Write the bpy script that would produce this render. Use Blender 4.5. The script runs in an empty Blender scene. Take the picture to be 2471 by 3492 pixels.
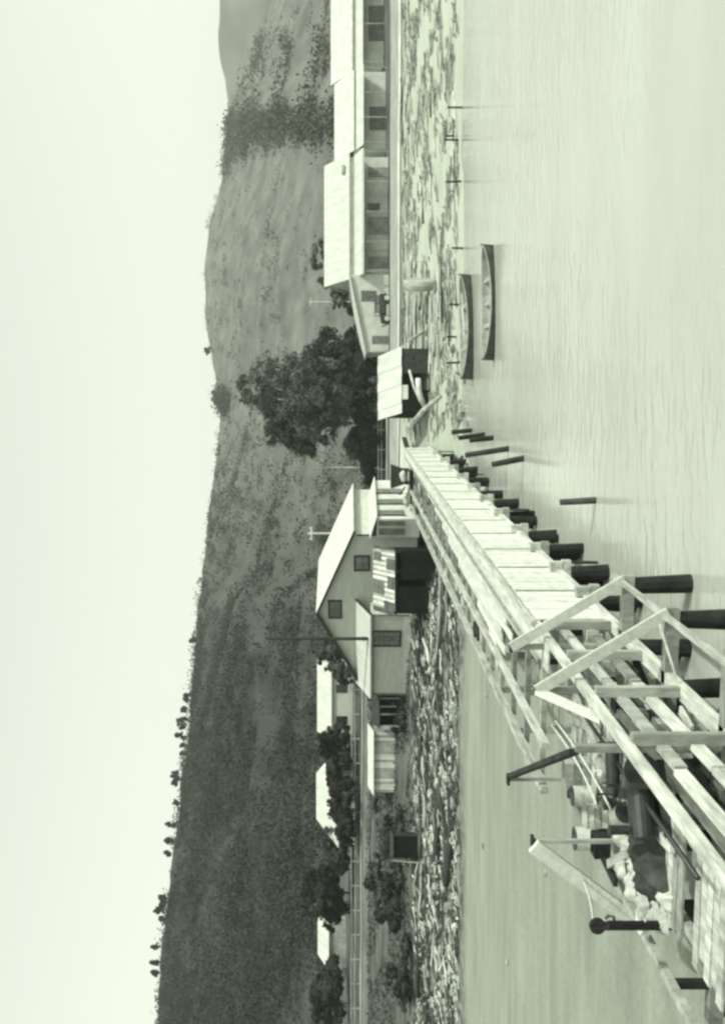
import bpy, math, random
import numpy as np
from mathutils import Vector, Matrix

# ------------------------------------------------------------------ camera, world, sun, exposure
F, CZ, HX, CY = 3600.0, 5.3, 1180.0, 1746.0      # focal length in photo pixels, eye height, horizon, centre
scene = bpy.context.scene
col = scene.collection
cam = bpy.data.cameras.new('camera'); camo = bpy.data.objects.new('camera', cam); col.objects.link(camo)
cam.sensor_fit = 'VERTICAL'; cam.sensor_height = 36.0; cam.lens = F / 3492 * 36
cam.shift_x = 55.5 / 3492; cam.clip_end = 6000; cam.clip_start = 0.2
# the photograph was printed turned on its side: camera level, rolled a quarter turn (world up = picture left)
camo.matrix_world = Matrix(((0, 1, 0, 0), (0, 0, -1, 0), (-1, 0, 0, CZ), (0, 0, 0, 1)))
scene.camera = camo

SUN_AZ, SUN_EL = math.radians(122), math.radians(46)     # azimuth clockwise from +Y (towards +X)
world = bpy.data.worlds.new('World'); scene.world = world; world.use_nodes = True
nt = world.node_tree; nt.nodes.clear()
sk = nt.nodes.new('ShaderNodeTexSky'); sk.sky_type = 'NISHITA'; sk.sun_disc = False
sk.sun_elevation = SUN_EL; sk.sun_rotation = SUN_AZ; sk.air_density = 1.0; sk.dust_density = 4.0
bw = nt.nodes.new('ShaderNodeRGBToBW')
tint = nt.nodes.new('ShaderNodeMix'); tint.data_type = 'RGBA'; tint.blend_type = 'MULTIPLY'
tint.inputs['Factor'].default_value = 1.0; tint.inputs['B'].default_value = (0.965, 1.0, 0.885, 1)
bg = nt.nodes.new('ShaderNodeBackground'); bg.inputs['Strength'].default_value = 0.15
wo = nt.nodes.new('ShaderNodeOutputWorld')
pw = nt.nodes.new('ShaderNodeMath'); pw.operation = 'POWER'; pw.inputs[1].default_value = 0.55     # hazy, evenly bright sky
ml = nt.nodes.new('ShaderNodeMath'); ml.operation = 'MULTIPLY'; ml.inputs[1].default_value = 2.75
nt.links.new(sk.outputs[0], bw.inputs[0]); nt.links.new(bw.outputs[0], pw.inputs[0]); nt.links.new(pw.outputs[0], ml.inputs[0]); nt.links.new(ml.outputs[0], tint.inputs['A'])
nt.links.new(tint.outputs['Result'], bg.inputs['Color']); nt.links.new(bg.outputs[0], wo.inputs['Surface'])

sl = bpy.data.lights.new('sun', 'SUN'); sl.energy = 2.9; sl.angle = math.radians(1.5); sl.color = (0.975, 1.0, 0.91)
so = bpy.data.objects.new('sun', sl); col.objects.link(so)
sd = Vector((math.sin(SUN_AZ) * math.cos(SUN_EL), math.cos(SUN_AZ) * math.cos(SUN_EL), math.sin(SUN_EL)))
so.rotation_euler = sd.to_track_quat('Z', 'Y').to_euler(); so.location = (60, 0, 80)

scene.view_settings.view_transform = 'Standard'; scene.view_settings.look = 'None'
scene.view_settings.exposure = 0.42; scene.view_settings.gamma = 1.0
scene.render.resolution_x, scene.render.resolution_y = 724, 1024
scene.render.engine = 'CYCLES'; scene.cycles.pixel_filter_type = 'BLACKMAN_HARRIS'; scene.cycles.filter_width = 2.7   # soft old lens
scene.cycles.volume_bounces = 1; scene.cycles.max_bounces = 6
rnd = random.Random(11)
nprng = np.random.default_rng(5)

def at(X, Y, d):                       # photo pixel at a distance -> world
    return Vector(((CY - Y) / F * d, d, CZ - (X - HX) / F * d))
def on(X, Y, z):                       # photo pixel on a level -> world
    return at(X, Y, (CZ - z) * F / (X - HX))

# ------------------------------------------------------------------ materials (old print: greenish greys)
MATS = {}
def mat(name, v, rough=0.85, var=0.25, scale=3.0, bump=0.0, bscale=None, stretch=(1, 1, 1), coord='Object',
        rand=0.0, spec=0.3, metal=0.0, v2=None, fac_lo=0.35, fac_hi=0.65, detail=6):
    m = bpy.data.materials.new(name); m.use_nodes = True; n = m.node_tree; N = n.nodes; L = n.links
    b = N['Principled BSDF']; b.inputs['Roughness'].default_value = rough; b.inputs['Metallic'].default_value = metal
    b.inputs['Specular IOR Level'].default_value = spec
    tc = N.new('ShaderNodeTexCoord'); mp = N.new('ShaderNodeMapping'); mp.inputs['Scale'].default_value = stretch
    L.new(tc.outputs[coord], mp.inputs['Vector'])
    no = N.new('ShaderNodeTexNoise'); no.inputs['Scale'].default_value = scale; no.inputs['Detail'].default_value = detail
    no.inputs['Roughness'].default_value = 0.62
    if rand > 0:
        oi0 = N.new('ShaderNodeObjectInfo'); ad = N.new('ShaderNodeVectorMath'); ad.operation = 'MULTIPLY_ADD'
        ad.inputs[1].default_value = (37, 37, 37)
        L.new(oi0.outputs['Random'], ad.inputs[0]); L.new(mp.outputs[0], ad.inputs[2]); L.new(ad.outputs[0], no.inputs['Vector'])
    else:
        L.new(mp.outputs[0], no.inputs['Vector'])
    rp = N.new('ShaderNodeValToRGB'); e = rp.color_ramp.elements
    lo = v * (1 - var) if v2 is None else v2; hi = v * (1 + var) if v2 is None else v
    e[0].position = fac_lo; e[1].position = fac_hi
    e[0].color = (lo * .93, lo, lo * .885, 1); e[1].color = (hi * .94, hi, hi * .895, 1)
    L.new(no.outputs['Fac'], rp.inputs['Fac'])
    out = rp.outputs['Color']
    if rand > 0:
        oi = N.new('ShaderNodeObjectInfo'); mr = N.new('ShaderNodeMapRange')
        mr.inputs['To Min'].default_value = 1 - rand; mr.inputs['To Max'].default_value = 1 + rand * .6
        mx = N.new('ShaderNodeMix'); mx.data_type = 'RGBA'; mx.blend_type = 'MULTIPLY'; mx.inputs['Factor'].default_value = 1
        L.new(oi.outputs['Random'], mr.inputs['Value']); L.new(out, mx.inputs['A'])
        cb = N.new('ShaderNodeCombineColor')
        for k in range(3): L.new(mr.outputs[0], cb.inputs[k])
        L.new(cb.outputs[0], mx.inputs['B']); out = mx.outputs['Result']
    L.new(out, b.inputs['Base Color'])
    if bump > 0:
        nb = N.new('ShaderNodeTexNoise'); nb.inputs['Scale'].default_value = bscale or scale * 4; nb.inputs['Detail'].default_value = 4
        L.new(mp.outputs[0], nb.inputs['Vector'])
        bu = N.new('ShaderNodeBump'); bu.inputs['Strength'].default_value = bump; bu.inputs['Distance'].default_value = 0.05
        L.new(nb.outputs['Fac'], bu.inputs['Height']); L.new(bu.outputs[0], b.inputs['Normal'])
    MATS[name] = m
    return m

mat('board_pale', 0.58, var=.18, scale=1.2, stretch=(1, 1, 3), rand=.14, bump=.3)
mat('plank_pale', 0.50, var=.22, scale=1.5, stretch=(4, .5, 4), rand=.16, bump=.3)
mat('beam_pale', 0.42, var=.36, scale=1.6, stretch=(3, .5, 3), rand=.28, bump=.5, bscale=9)
mat('beam_grey', 0.27, var=.3, scale=3.0, stretch=(1, 1, .4), rand=.3, bump=.5, bscale=9)
mat('beam_dark', 0.03, var=.4, scale=2.0, rand=.3, bump=.35, spec=.15)
mat('brace_sunlit', 0.54, var=.12, scale=5, bump=.4)  # brighter copy of brace_pale: sunlit faces put into the colour
mat('brace_pale', 0.46, var=.13, scale=5, rand=.12, bump=.4)
mat('wood_hazed', 0.07, var=.4, scale=.2, rough=.9, spec=.1)  # leaf tone lifted: haze put into the colour
mat('track', 0.12, var=.3, scale=.35, bump=.2)
mat('pile_dark', 0.018, var=.5, scale=1.4, rand=.3, bump=.5, rough=.8, spec=.15)
mat('iron_black', 0.018, var=.5, scale=4, rough=.5, spec=.5)
mat('wall_grey', 0.44, var=.10, scale=.9, stretch=(1, 1, 4), bump=.15)
mat('wall_pale', 0.5, var=.14, scale=.9, bump=.15)
mat('wall_white', 0.52, var=.14, scale=.7, bump=.15)
mat('wall_weathered', 0.27, var=.35, scale=.8, bump=.2)
mat('roof_white', 0.47, var=.11, scale=.8, stretch=(2.5, .5, .5), bump=.1)
mat('roof_iron', 0.60, var=.22, scale=.6, rand=.25, bump=.1)
mat('roof_rust', 0.09, var=.4, scale=.8, rand=.3, bump=.2)
mat('trim_dark', 0.02, var=.3, scale=2, rough=.6)
mat('trim_grey', 0.14, var=.3, scale=2, rough=.7)
mat('glass', 0.12, var=.3, scale=1.5, rough=.15, spec=.6, rand=.4)
mat('glass_dark', 0.03, var=.3, scale=1.5, rough=.12, spec=.6)
mat('deep_shade', 0.010, var=.3, scale=1.5, rough=1.0, spec=.05)  # near-black that puts the shade of openings into walls and boards
mat('trunk', 0.10, var=.4, scale=3, stretch=(1, 1, .3), bump=.5)
mat('trunk_pale', 0.28, var=.3, scale=3, stretch=(1, 1, .3), bump=.5)
mat('leaf_dark', 0.035, var=.85, scale=.35, rough=.9, spec=.1)  # wide tone swing paints lit and dark clumps into the leaves
mat('leaf_mid', 0.075, var=.85, scale=.35, rough=.9, spec=.1)  # same swing: highlights and dark cores are in the leaf colour
mat('leaf_far', 0.03, var=.45, scale=.2, rough=.8)
mat('scrub_pale', 0.095, var=.3, scale=.08, rough=.9)
mat('scrub', 0.028, var=.6, scale=.08, rough=.9)
mat('grass_tuft', 0.075, var=.5, scale=.5, rough=.9)
mat('driftwood', 0.40, var=.35, scale=2, rand=.5, stretch=(1, 1, .3), bump=.3)
mat('driftwood_mid', 0.21, var=.4, scale=2, bump=.3)
mat('driftwood_dark', 0.05, var=.4, scale=2, rand=.5, bump=.3)
mat('stone', 0.27, var=.4, scale=2.5, rand=.6, bump=.5)
mat('sack', 0.42, var=.2, scale=4, bump=.4, rand=.2)
mat('canvas_dark', 0.04, var=.45, scale=3, bump=.5)
mat('rope', 0.55, var=.2, scale=8)
mat('boat_dark', 0.05, var=.4, scale=2, rough=.5)  # dark tone puts the shade of the hull sides into the colour
mat('boat_pale', 0.55, var=.2, scale=2, rough=.6)
mat('boat_worn', 0.30, var=.4, scale=1.2, stretch=(.4, 2, 2))
mat('boat_inside', 0.30, var=.25, scale=2)
mat('road', 0.27, var=.25, scale=.35, bump=.2)
mat('path_pale', 0.50, var=.2, scale=.4, bump=.2)
mat('car_black', 0.02, var=.2, scale=2, rough=.25, spec=.6)
mat('car_pale', 0.5, var=.1, scale=2, rough=.4)
mat('rubber', 0.02, var=.2, scale=5)
mat('hill_far', 0.11, var=.35, scale=.012, coord='Object')

def ground_material():
    m = bpy.data.materials.new('ground'); m.use_nodes = True; n = m.node_tree; N = n.nodes; L = n.links
    b = N['Principled BSDF']; b.inputs['Roughness'].default_value = .92; b.inputs['Specular IOR Level'].default_value = .2
    tc = N.new('ShaderNodeTexCoord')
    def ramp(scale, a, c, lo=.35, hi=.65, stretch=(1, 1, 1), detail=7):
        mp = N.new('ShaderNodeMapping'); mp.inputs['Scale'].default_value = stretch
        L.new(tc.outputs['Object'], mp.inputs['Vector'])
        no = N.new('ShaderNodeTexNoise'); no.inputs['Scale'].default_value = scale; no.inputs['Detail'].default_value = detail
        no.inputs['Roughness'].default_value = .65
        L.new(mp.outputs[0], no.inputs['Vector'])
        rp = N.new('ShaderNodeValToRGB'); e = rp.color_ramp.elements; e[0].position = lo; e[1].position = hi
        e[0].color = (a * .93, a, a * .885, 1); e[1].color = (c * .94, c, c * .895, 1)
        L.new(no.outputs['Fac'], rp.inputs['Fac']); return rp.outputs['Color'], no.outputs['Fac']
    sand_a, f1 = ramp(.35, .20, .275, stretch=(.35, 1.6, 1))
    sand_b, _ = ramp(.5, .36, .44, stretch=(.3, 1.8, 1), lo=.36, hi=.64)
    dr = N.new('ShaderNodeVertexColor'); dr.layer_name = 'dry'; ds = N.new('ShaderNodeSeparateColor'); L.new(dr.outputs[0], ds.inputs[0])
    sx_ = N.new('ShaderNodeMix'); sx_.data_type = 'RGBA'; L.new(ds.outputs[1], sx_.inputs['Factor']); L.new(sand_a, sx_.inputs['A']); L.new(sand_b, sx_.inputs['B'])
    sand = sx_.outputs['Result']
    sand2, _ = ramp(6, .82, 1.1, detail=3)
    sm = N.new('ShaderNodeMix'); sm.data_type = 'RGBA'; sm.blend_type = 'MULTIPLY'; sm.inputs['Factor'].default_value = .7
    L.new(sand, sm.inputs['A']); L.new(sand2, sm.inputs['B'])
    grass, f2 = ramp(.35, .03, .12, stretch=(.6, 1.5, 1))
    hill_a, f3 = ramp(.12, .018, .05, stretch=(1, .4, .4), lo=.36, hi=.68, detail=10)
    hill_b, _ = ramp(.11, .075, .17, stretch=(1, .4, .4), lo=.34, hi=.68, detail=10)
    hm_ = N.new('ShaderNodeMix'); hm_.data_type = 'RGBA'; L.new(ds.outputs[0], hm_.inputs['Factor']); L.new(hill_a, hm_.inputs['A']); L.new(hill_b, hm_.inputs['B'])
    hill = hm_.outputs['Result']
    gravel_shade, f4 = ramp(1.1, .012, .26, lo=.42, hi=.62)  # dark end paints shade into the gaps between the logs
    at_ = N.new('ShaderNodeVertexColor'); at_.layer_name = 'zone'
    sp = N.new('ShaderNodeSeparateColor'); L.new(at_.outputs[0], sp.inputs[0])
    cur = grass
    for chan, c in ((0, sm.outputs['Result']), (1, hill), (2, gravel_shade)):
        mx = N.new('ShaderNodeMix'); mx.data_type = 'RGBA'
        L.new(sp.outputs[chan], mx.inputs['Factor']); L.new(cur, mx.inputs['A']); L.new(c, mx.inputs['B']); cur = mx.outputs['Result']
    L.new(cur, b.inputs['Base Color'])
    mp = N.new('ShaderNodeMapping'); mp.inputs['Scale'].default_value = (.5, 2.5, 1); L.new(tc.outputs['Object'], mp.inputs['Vector'])
    nb = N.new('ShaderNodeTexNoise'); nb.inputs['Scale'].default_value = 1.6; nb.inputs['Detail'].default_value = 6
    L.new(mp.outputs[0], nb.inputs['Vector'])
    bu = N.new('ShaderNodeBump'); bu.inputs['Strength'].default_value = .35; bu.inputs['Distance'].default_value = .12
    L.new(nb.outputs['Fac'], bu.inputs['Height']); L.new(bu.outputs[0], b.inputs['Normal'])
    MATS['ground'] = m
ground_material()

def water_material():
    m = bpy.data.materials.new('water'); m.use_nodes = True; n = m.node_tree; N = n.nodes; L = n.links
    b = N['Principled BSDF']; b.inputs['Roughness'].default_value = .06; b.inputs['IOR'].default_value = 1.42
    b.inputs['Specular IOR Level'].default_value = .5
    b.inputs['Base Color'].default_value = (.31, .33, .29, 1)      # silt tone that also carries the sky's reflected brightness
    tc = N.new('ShaderNodeTexCoord'); mp = N.new('ShaderNodeMapping'); mp.inputs['Scale'].default_value = (.5, 1.3, 1)
    L.new(tc.outputs['Object'], mp.inputs['Vector'])
    n1 = N.new('ShaderNodeTexNoise'); n1.inputs['Scale'].default_value = 1.5; n1.inputs['Detail'].default_value = 5; n1.inputs['Distortion'].default_value = .8
    n2 = N.new('ShaderNodeTexNoise'); n2.inputs['Scale'].default_value = .06; n2.inputs['Detail'].default_value = 3
    L.new(mp.outputs[0], n1.inputs['Vector']); L.new(tc.outputs['Object'], n2.inputs['Vector'])
    mr = N.new('ShaderNodeMapRange'); mr.inputs['From Min'].default_value = .35; mr.inputs['From Max'].default_value = .65
    mr.inputs['To Min'].default_value = .10; mr.inputs['To Max'].default_value = .42; L.new(n2.outputs['Fac'], mr.inputs['Value'])
    bu = N.new('ShaderNodeBump'); bu.inputs['Distance'].default_value = .16
    L.new(mr.outputs[0], bu.inputs['Strength'])
    L.new(n1.outputs['Fac'], bu.inputs['Height']); L.new(bu.outputs[0], b.inputs['Normal'])
    rp = N.new('ShaderNodeValToRGB'); e = rp.color_ramp.elements; e[0].position = .35; e[1].position = .7       # silt clouds, paled to carry sky reflection
    e[0].color = (.33, .35, .31, 1); e[1].color = (.40, .425, .375, 1)
    n3 = N.new('ShaderNodeTexNoise'); n3.inputs['Scale'].default_value = .12; n3.inputs['Detail'].default_value = 6; L.new(mp.outputs[0], n3.inputs['Vector'])
    L.new(n3.outputs['Fac'], rp.inputs['Fac']); L.new(rp.outputs['Color'], b.inputs['Base Color'])
    MATS['water'] = m
water_material()

# ------------------------------------------------------------------ mesh helpers
class MB:
    def __init__(s): s.v = []; s.f = []
    def box(s, lo, hi):
        x0, y0, z0 = lo; x1, y1, z1 = hi; b = len(s.v)
        s.v += [(x0, y0, z0), (x1, y0, z0), (x1, y1, z0), (x0, y1, z0), (x0, y0, z1), (x1, y0, z1), (x1, y1, z1), (x0, y1, z1)]
        s.f += [(b, b+3, b+2, b+1), (b+4, b+5, b+6, b+7), (b, b+1, b+5, b+4), (b+1, b+2, b+6, b+5), (b+2, b+3, b+7, b+6), (b+3, b, b+4, b+7)]
        return s
    def beam(s, p, q, w, h, up=(0, 0, 1)):
        p = Vector(p); q = Vector(q); d = (q - p).normalized(); up = Vector(up)
        sx = d.cross(up)
        if sx.length < 1e-4: sx = d.cross(Vector((1, 0, 0)))
        sx.normalize(); uz = sx.cross(d).normalized(); b = len(s.v)
        for c in (p, q):
            for i, j in ((-1, -1), (1, -1), (1, 1), (-1, 1)):
                s.v.append(tuple(c + sx * i * w / 2 + uz * j * h / 2))
        s.f += [(b, b+1, b+2, b+3), (b+4, b+7, b+6, b+5), (b, b+4, b+5, b+1), (b+1, b+5, b+6, b+2), (b+2, b+6, b+7, b+3), (b+3, b+7, b+4, b)]
        return s
    def tube(s, pts, rads, n=8, cap=True):
        pts = [Vector(p) for p in pts]; b = len(s.v); k = len(pts)
        for i, p in enumerate(pts):
            d = (pts[min(i+1, k-1)] - pts[max(i-1, 0)]).normalized()
            a = d.cross(Vector((0, 0, 1)))
            if a.length < 1e-3: a = Vector((1, 0, 0))
            a.normalize(); c = a.cross(d)
            for j in range(n):
                t = 2 * math.pi * j / n
                s.v.append(tuple(p + (a * math.cos(t) + c * math.sin(t)) * rads[i]))
        for i in range(k - 1):
            for j in range(n):
                j2 = (j + 1) % n
                s.f.append((b + i*n + j, b + i*n + j2, b + (i+1)*n + j2, b + (i+1)*n + j))
        if cap:
            s.f.append(tuple(b + j for j in reversed(range(n)))); s.f.append(tuple(b + (k-1)*n + j for j in range(n)))
        return s
    def prism(s, poly, y0, y1):          # poly in x,z extruded along y
        b = len(s.v); n = len(poly)
        s.v += [(x, y0, z) for x, z in poly] + [(x, y1, z) for x, z in poly]
        s.f.append(tuple(b + i for i in range(n))); s.f.append(tuple(b + n + i for i in reversed(range(n))))
        for i in range(n):
            j = (i + 1) % n; s.f.append((b + i, b + n + i, b + n + j, b + j))
        return s
    def sheet(s, a, b_, c, d, th):       # quad slab, thickness downwards
        b = len(s.v); t = Vector((0, 0, th))
        P = [Vector(p) for p in (a, b_, c, d)]
        s.v += [tuple(p) for p in P] + [tuple(p - t) for p in P]
        s.f += [(b, b+1, b+2, b+3), (b+7, b+6, b+5, b+4)]
        for i in range(4):
            j = (i + 1) % 4; s.f.append((b + i, b + 4 + i, b + 4 + j, b + j))
        return s
    def mesh(s, name, smooth=False):
        me = bpy.data.meshes.new(name); me.from_pydata(s.v, [], s.f)
        if smooth:
            for p in me.polygons: p.use_smooth = True
        me.update(); return me

def ob(name, mb, m, parent=None, loc=None, smooth=False):
    me = mb.mesh(name, smooth) if isinstance(mb, MB) else mb
    if m and not me.materials: me.materials.append(MATS[m])
    o = bpy.data.objects.new(name, me); col.objects.link(o)
    if parent: o.parent = parent
    if loc is not None: o.location = loc
    return o
def tag(o, label, cat, group=None):
    o['label'] = label; o['category'] = cat
    if group: o['group'] = group
    return o
def thing(name, label, cat, loc=(0, 0, 0), rz=0, group=None):
    o = bpy.data.objects.new(name, None); col.objects.link(o); o.location = loc; o.rotation_euler = (0, 0, rz)
    o.empty_display_size = .3
    return tag(o, label, cat, group)
def struct(name, mb, m, **k):
    o = ob(name, mb, m, **k); o['kind'] = 'structure'; return o
def copy_tree(o, parent=None):
    c = o.copy(); col.objects.link(c); c.parent = parent
    for ch in list(o.children): copy_tree(ch, c)
    return c

# ------------------------------------------------------------------ terrain
LK = [(-80, -3.6), (0, -3.5), (66, -2.95), (72, -2.7), (76, -2.1), (83, -1.3), (89, -.35), (96, .2), (103, 1.5), (120, 4.3), (145, 6.4), (160, 8.0)]
RK = [(-80, -6.5), (60, -5.2), (80, -4.05), (86, -3.75), (100, -1.6), (112, -.3), (140, .2), (170, 1.2), (200, 4.0)]
RIDGE = [(-400, 980), (0, 930), (250, 850), (330, 800), (420, 770), (456, 784), (532, 776), (654, 746), (760, 715), (913, 697), (1065, 700), (1187, 715), (1293, 738), (1400, 750),
         (1552, 738), (1750, 708), (2054, 677), (2282, 657), (2435, 647), (2587, 631), (2739, 609), (2937, 586), (3119, 555), (3332, 540), (3600, 525), (4600, 520)]
RDIST = [(-400, 800), (700, 800), (1100, 780), (1400, 640), (1750, 560), (2300, 430), (2900, 350), (3500, 320), (4600, 320)]
def interp(t, xs):
    return np.interp(t, [a for a, _ in xs], [b for _, b in xs])
def sstep(a, b, x):
    t = np.clip((x - a) / (b - a), 0, 1); return t * t * (3 - 2 * t)
def vnoise(x, y, s, seed=0):
    x = np.asarray(x, float) / s + seed * 17.3; y = np.asarray(y, float) / s - seed * 9.1
    return (np.sin(x * 1.7 + np.sin(y * 1.3 + 1.1) * 1.6) + np.sin(y * 1.9 + np.sin(x * .9 + 2.) * 1.8) + .6 * np.sin((x + y) * 2.9 + np.sin(x * 2.1 - y) * 1.2)) / 2.6
def gz(x, y):
    x = np.asarray(x, float); y = np.asarray(y, float)
    # west (left) profile above the mud flat, east (right) profile above the water; the timber wall stands on the join
    lat = .136 * y - x
    wl_near = sstep(6.2, 10.0, lat)
    wl_far = sstep(2.0, -8.0, x + (y - 95) * .09)
    f = sstep(66, 92, y)
    w = wl_near * (1 - f) + wl_far * f
    zl = interp(y, LK); zr = interp(y, RK)
    z = zl * w + zr * (1 - w)
    yy = np.maximum(y, 1.0); Y = CY - x / yy * F
    Y = np.clip(Y, -400, 4600)
    rd = interp(Y, RDIST); rz_ = CZ + (HX - interp(Y, RIDGE)) / F * rd
    y0 = 150 * w + 190 * (1 - w); z0 = 7.0 * w + 3.2 * (1 - w)
    t = (y - y0) / (rd - y0)
    tc_ = np.clip(t, 0, 1)
    hz = z0 + (rz_ - z0) * tc_ ** 1.12
    hz = hz + 5.0 * vnoise(x, y, 40, 1) * tc_ * (1 - tc_) * 3 + .8 * vnoise(x, y, 12, 2) * np.minimum(tc_ * 8, 1)
    hz = np.where(t > 1, rz_ + .8 * vnoise(x, y, 12, 2) - (t - 1) * (rd - y0) * .25, hz)
    k = sstep(0, .06, t)
    z = z * (1 - k) + hz * k
    flat = sstep(84, 92, y) * (1 - sstep(150, 170, y))
    z = z + .10 * vnoise(x, y, 5, 3) * (1 - flat * .5) * sstep(40, 75, y) * (1 - k)
    return z
def gzf(x, y): return float(gz(x, y))

def build_ground():
    ys = np.concatenate([np.linspace(-70, 10, 9), np.arange(14, 66, 2.5), np.arange(66, 150, 1.0), np.arange(150, 420, 4), np.arange(420, 1050, 9), [1100, 1200, 1350]])
    aa = np.linspace(-1, 1, 240); aa = np.sign(aa) * (np.abs(aa) ** 1.25)
    XX = np.array([a * (75 + np.maximum(y, 0) * .72) for y in ys for a in aa]); YY = np.repeat(ys, len(aa))
    ZZ = gz(XX, YY)
    nx = len(aa); me = bpy.data.meshes.new('ground')
    fs = [(r * nx + c, r * nx + c + 1, (r + 1) * nx + c + 1, (r + 1) * nx + c) for r in range(len(ys) - 1) for c in range(nx - 1)]
    me.from_pydata(np.stack([XX, YY, ZZ], 1).tolist(), [], fs)
    for p in me.polygons: p.use_smooth = True
    ca = me.color_attributes.new('zone', 'FLOAT_COLOR', 'POINT')
    nz = vnoise(XX, YY, 7, 5)
    left = XX < -1
    sandL = 1 - sstep(70, 76, YY + nz * 1.5); sandR = 1 - sstep(106, 116, YY + nz * 3)
    sand = np.where(left, sandL, sandR)
    bankL = np.where(left, sstep(70, 75, YY + nz) * (1 - sstep(88, 93, YY + nz * 2)), 0)
    hill = sstep(150, 180, YY)
    arr = np.stack([sand, hill, bankL, np.ones_like(sand)], 1).astype(np.float32)
    ca.data.foreach_set('color', arr.ravel())
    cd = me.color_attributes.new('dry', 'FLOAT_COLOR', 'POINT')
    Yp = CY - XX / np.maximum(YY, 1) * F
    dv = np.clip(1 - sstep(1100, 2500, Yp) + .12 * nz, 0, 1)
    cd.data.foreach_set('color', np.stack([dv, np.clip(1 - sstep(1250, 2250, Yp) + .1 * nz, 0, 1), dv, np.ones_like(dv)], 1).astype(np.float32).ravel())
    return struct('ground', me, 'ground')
build_ground()

# distant second hill beyond the ravine, right
def far_hill():
    xs = np.linspace(150, 760, 60); mb = MB(); prof = []
    for x in xs:
        Y = CY - x / 1150 * F
        X = np.interp(Y, [-700, -200, 100, 330, 420, 560, 760, 1200], [830, 770, 745, 772, 778, 800, 900, 1130])
        prof.append(CZ + (HX - X) / F * 1150)
    n = 12
    for i, x in enumerate(xs):
        for k in range(n):
            t = k / (n - 1)
            mb.v.append((x, 1010 + 300 * t, prof[i] * (1 - (2 * t - .94) ** 2 if t > .47 else math.sin(t / .47 * math.pi / 2)) + 2.5 * float(vnoise(x, t * 300, 25, 7))))
    for i in range(len(xs) - 1):
        for k in range(n - 1):
            a = i * n + k; mb.f.append((a, a + n, a + n + 1, a + 1))
    struct('far_hill', mb, 'hill_far', smooth=True)
far_hill()

w = MB(); w.v = [(-400, -250, -3.9), (400, -250, -3.9), (400, 92, -3.9), (-400, 92, -3.9)]; w.f = [(0, 1, 2, 3)]
struct('water', w, 'water')

# road along the shore and its pale edges; pale track on the terrace
def ribbon(name, m, pts, w0, off=.02, n=60):
    mb = MB(); P = [Vector((p[0], p[1], 0)) for p in pts]; Q = []
    for i in range(n + 1):
        t = i / n * (len(P) - 1); k = min(int(t), len(P) - 2); Q.append(P[k].lerp(P[k + 1], t - k))
    for i, q in enumerate(Q):
        d = (Q[min(i + 1, n)] - Q[max(i - 1, 0)]).normalized(); s_ = Vector((-d.y, d.x, 0))
        for sgn in (-1, -.33, .33, 1):
            p = q + s_ * sgn * w0 / 2; mb.v.append((p.x, p.y, gzf(p.x, p.y) + off))
    for i in range(n):
        for c in range(3):
            a = i * 4 + c; mb.f.append((a, a + 1, a + 5, a + 4))
    return struct(name, mb, m)
ribbon('road', 'road', [(0, 121), (20, 120), (50, 119), (110, 119)], 15, .05)
ribbon('road_edge', 'path_pale', [(0, 112.6), (20, 112), (50, 111), (110, 111)], 1.5, .10)
ribbon('road_edge', 'path_pale', [(1, 133), (14, 134)], 1.6, .10)
ribbon('track', 'track', [(-70, 113.5), (-40, 113), (-18, 112)], 4.0, .08)
ribbon('track_edge', 'road', [(-70, 115.8), (-40, 115.6), (-17, 114.6)], .7, .13)

# ------------------------------------------------------------------ timber trestle wall
PSI = math.atan(.1361); TB = Vector((-9.0, 25.0, -3.9))
rot = Matrix.Rotation(-PSI, 4, 'Z')
tr = thing('timber_trestle', 'long pale timber trestle wall on dark piles running out from the shore', 'trestle', rot @ TB, -PSI)
def T(l, s, z): return Vector((-l, s, z)) - TB          # left offset, along, height
def tw(l, s, z): return rot @ Vector((-l, s, z))
S = lambda d: (d - 1.0) / .991
def tbeam(name, p, q, w_, h_, m, up=(0, 0, 1)):
    return ob(name, MB().beam(T(*p), T(*q), w_, h_, up), m, tr)
L_OUT, L_D1, L_2, L_1 = 7.10, 7.88, 10.15, 11.4
S0, S1 = 12.0, 95.0          # near end, shore end
# outer face: vertical boards
bm_ = MB().box((-.025, -.147, -2.0), (.025, .147, 0)).mesh('wall_board'); bm_.materials.append(MATS['board_pale'])
s = 29.6; k = 0
while s < S1:
    o = bpy.data.objects.new('wall_board', bm_); col.objects.link(o); o.parent = tr
    o.location = T(L_OUT + rnd.uniform(-.012, .012), s, -.09 + rnd.uniform(-.03, .015)); o.rotation_euler = (rnd.uniform(-.006, .006), 0, 0)
    s += .302 if k % 9 else .34
    k += 1
# walings of the open near end and cover strips on the boarded face
tbeam('top_plate', (L_OUT + .12, S0, -.12), (L_OUT + .12, S1, -.12), .16, .2, 'beam_pale')
for zz in (-.78, -1.45):
    for a_, b_ in ((S0, 18.3), (18.4, 23.6), (23.7, 28.4), (28.5, 32.5)):
        tbeam('waling', (L_OUT + .13 + rnd.uniform(-.03, .03), a_, zz + rnd.uniform(-.05, .05)), (L_OUT + .13 + rnd.uniform(-.03, .03), b_, zz + rnd.uniform(-.05, .05)), .12, rnd.uniform(.2, .28), rnd.choice(['beam_pale', 'beam_pale', 'beam_grey']))
tbeam('sill_beam', (L_OUT + .02, S0, -2.16), (L_OUT + .02, S1, -2.16), .3, .22, 'beam_pale')
tbeam('kerb_rail', (L_OUT + .02, 29, .045), (L_OUT + .02, S1, .045), .14, .13, 'beam_pale')
tbeam('kerb_rail', (L_D1 + .04, 28, .03), (L_D1 + .04, S1, .03), .1, .10, 'beam_grey')
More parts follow.
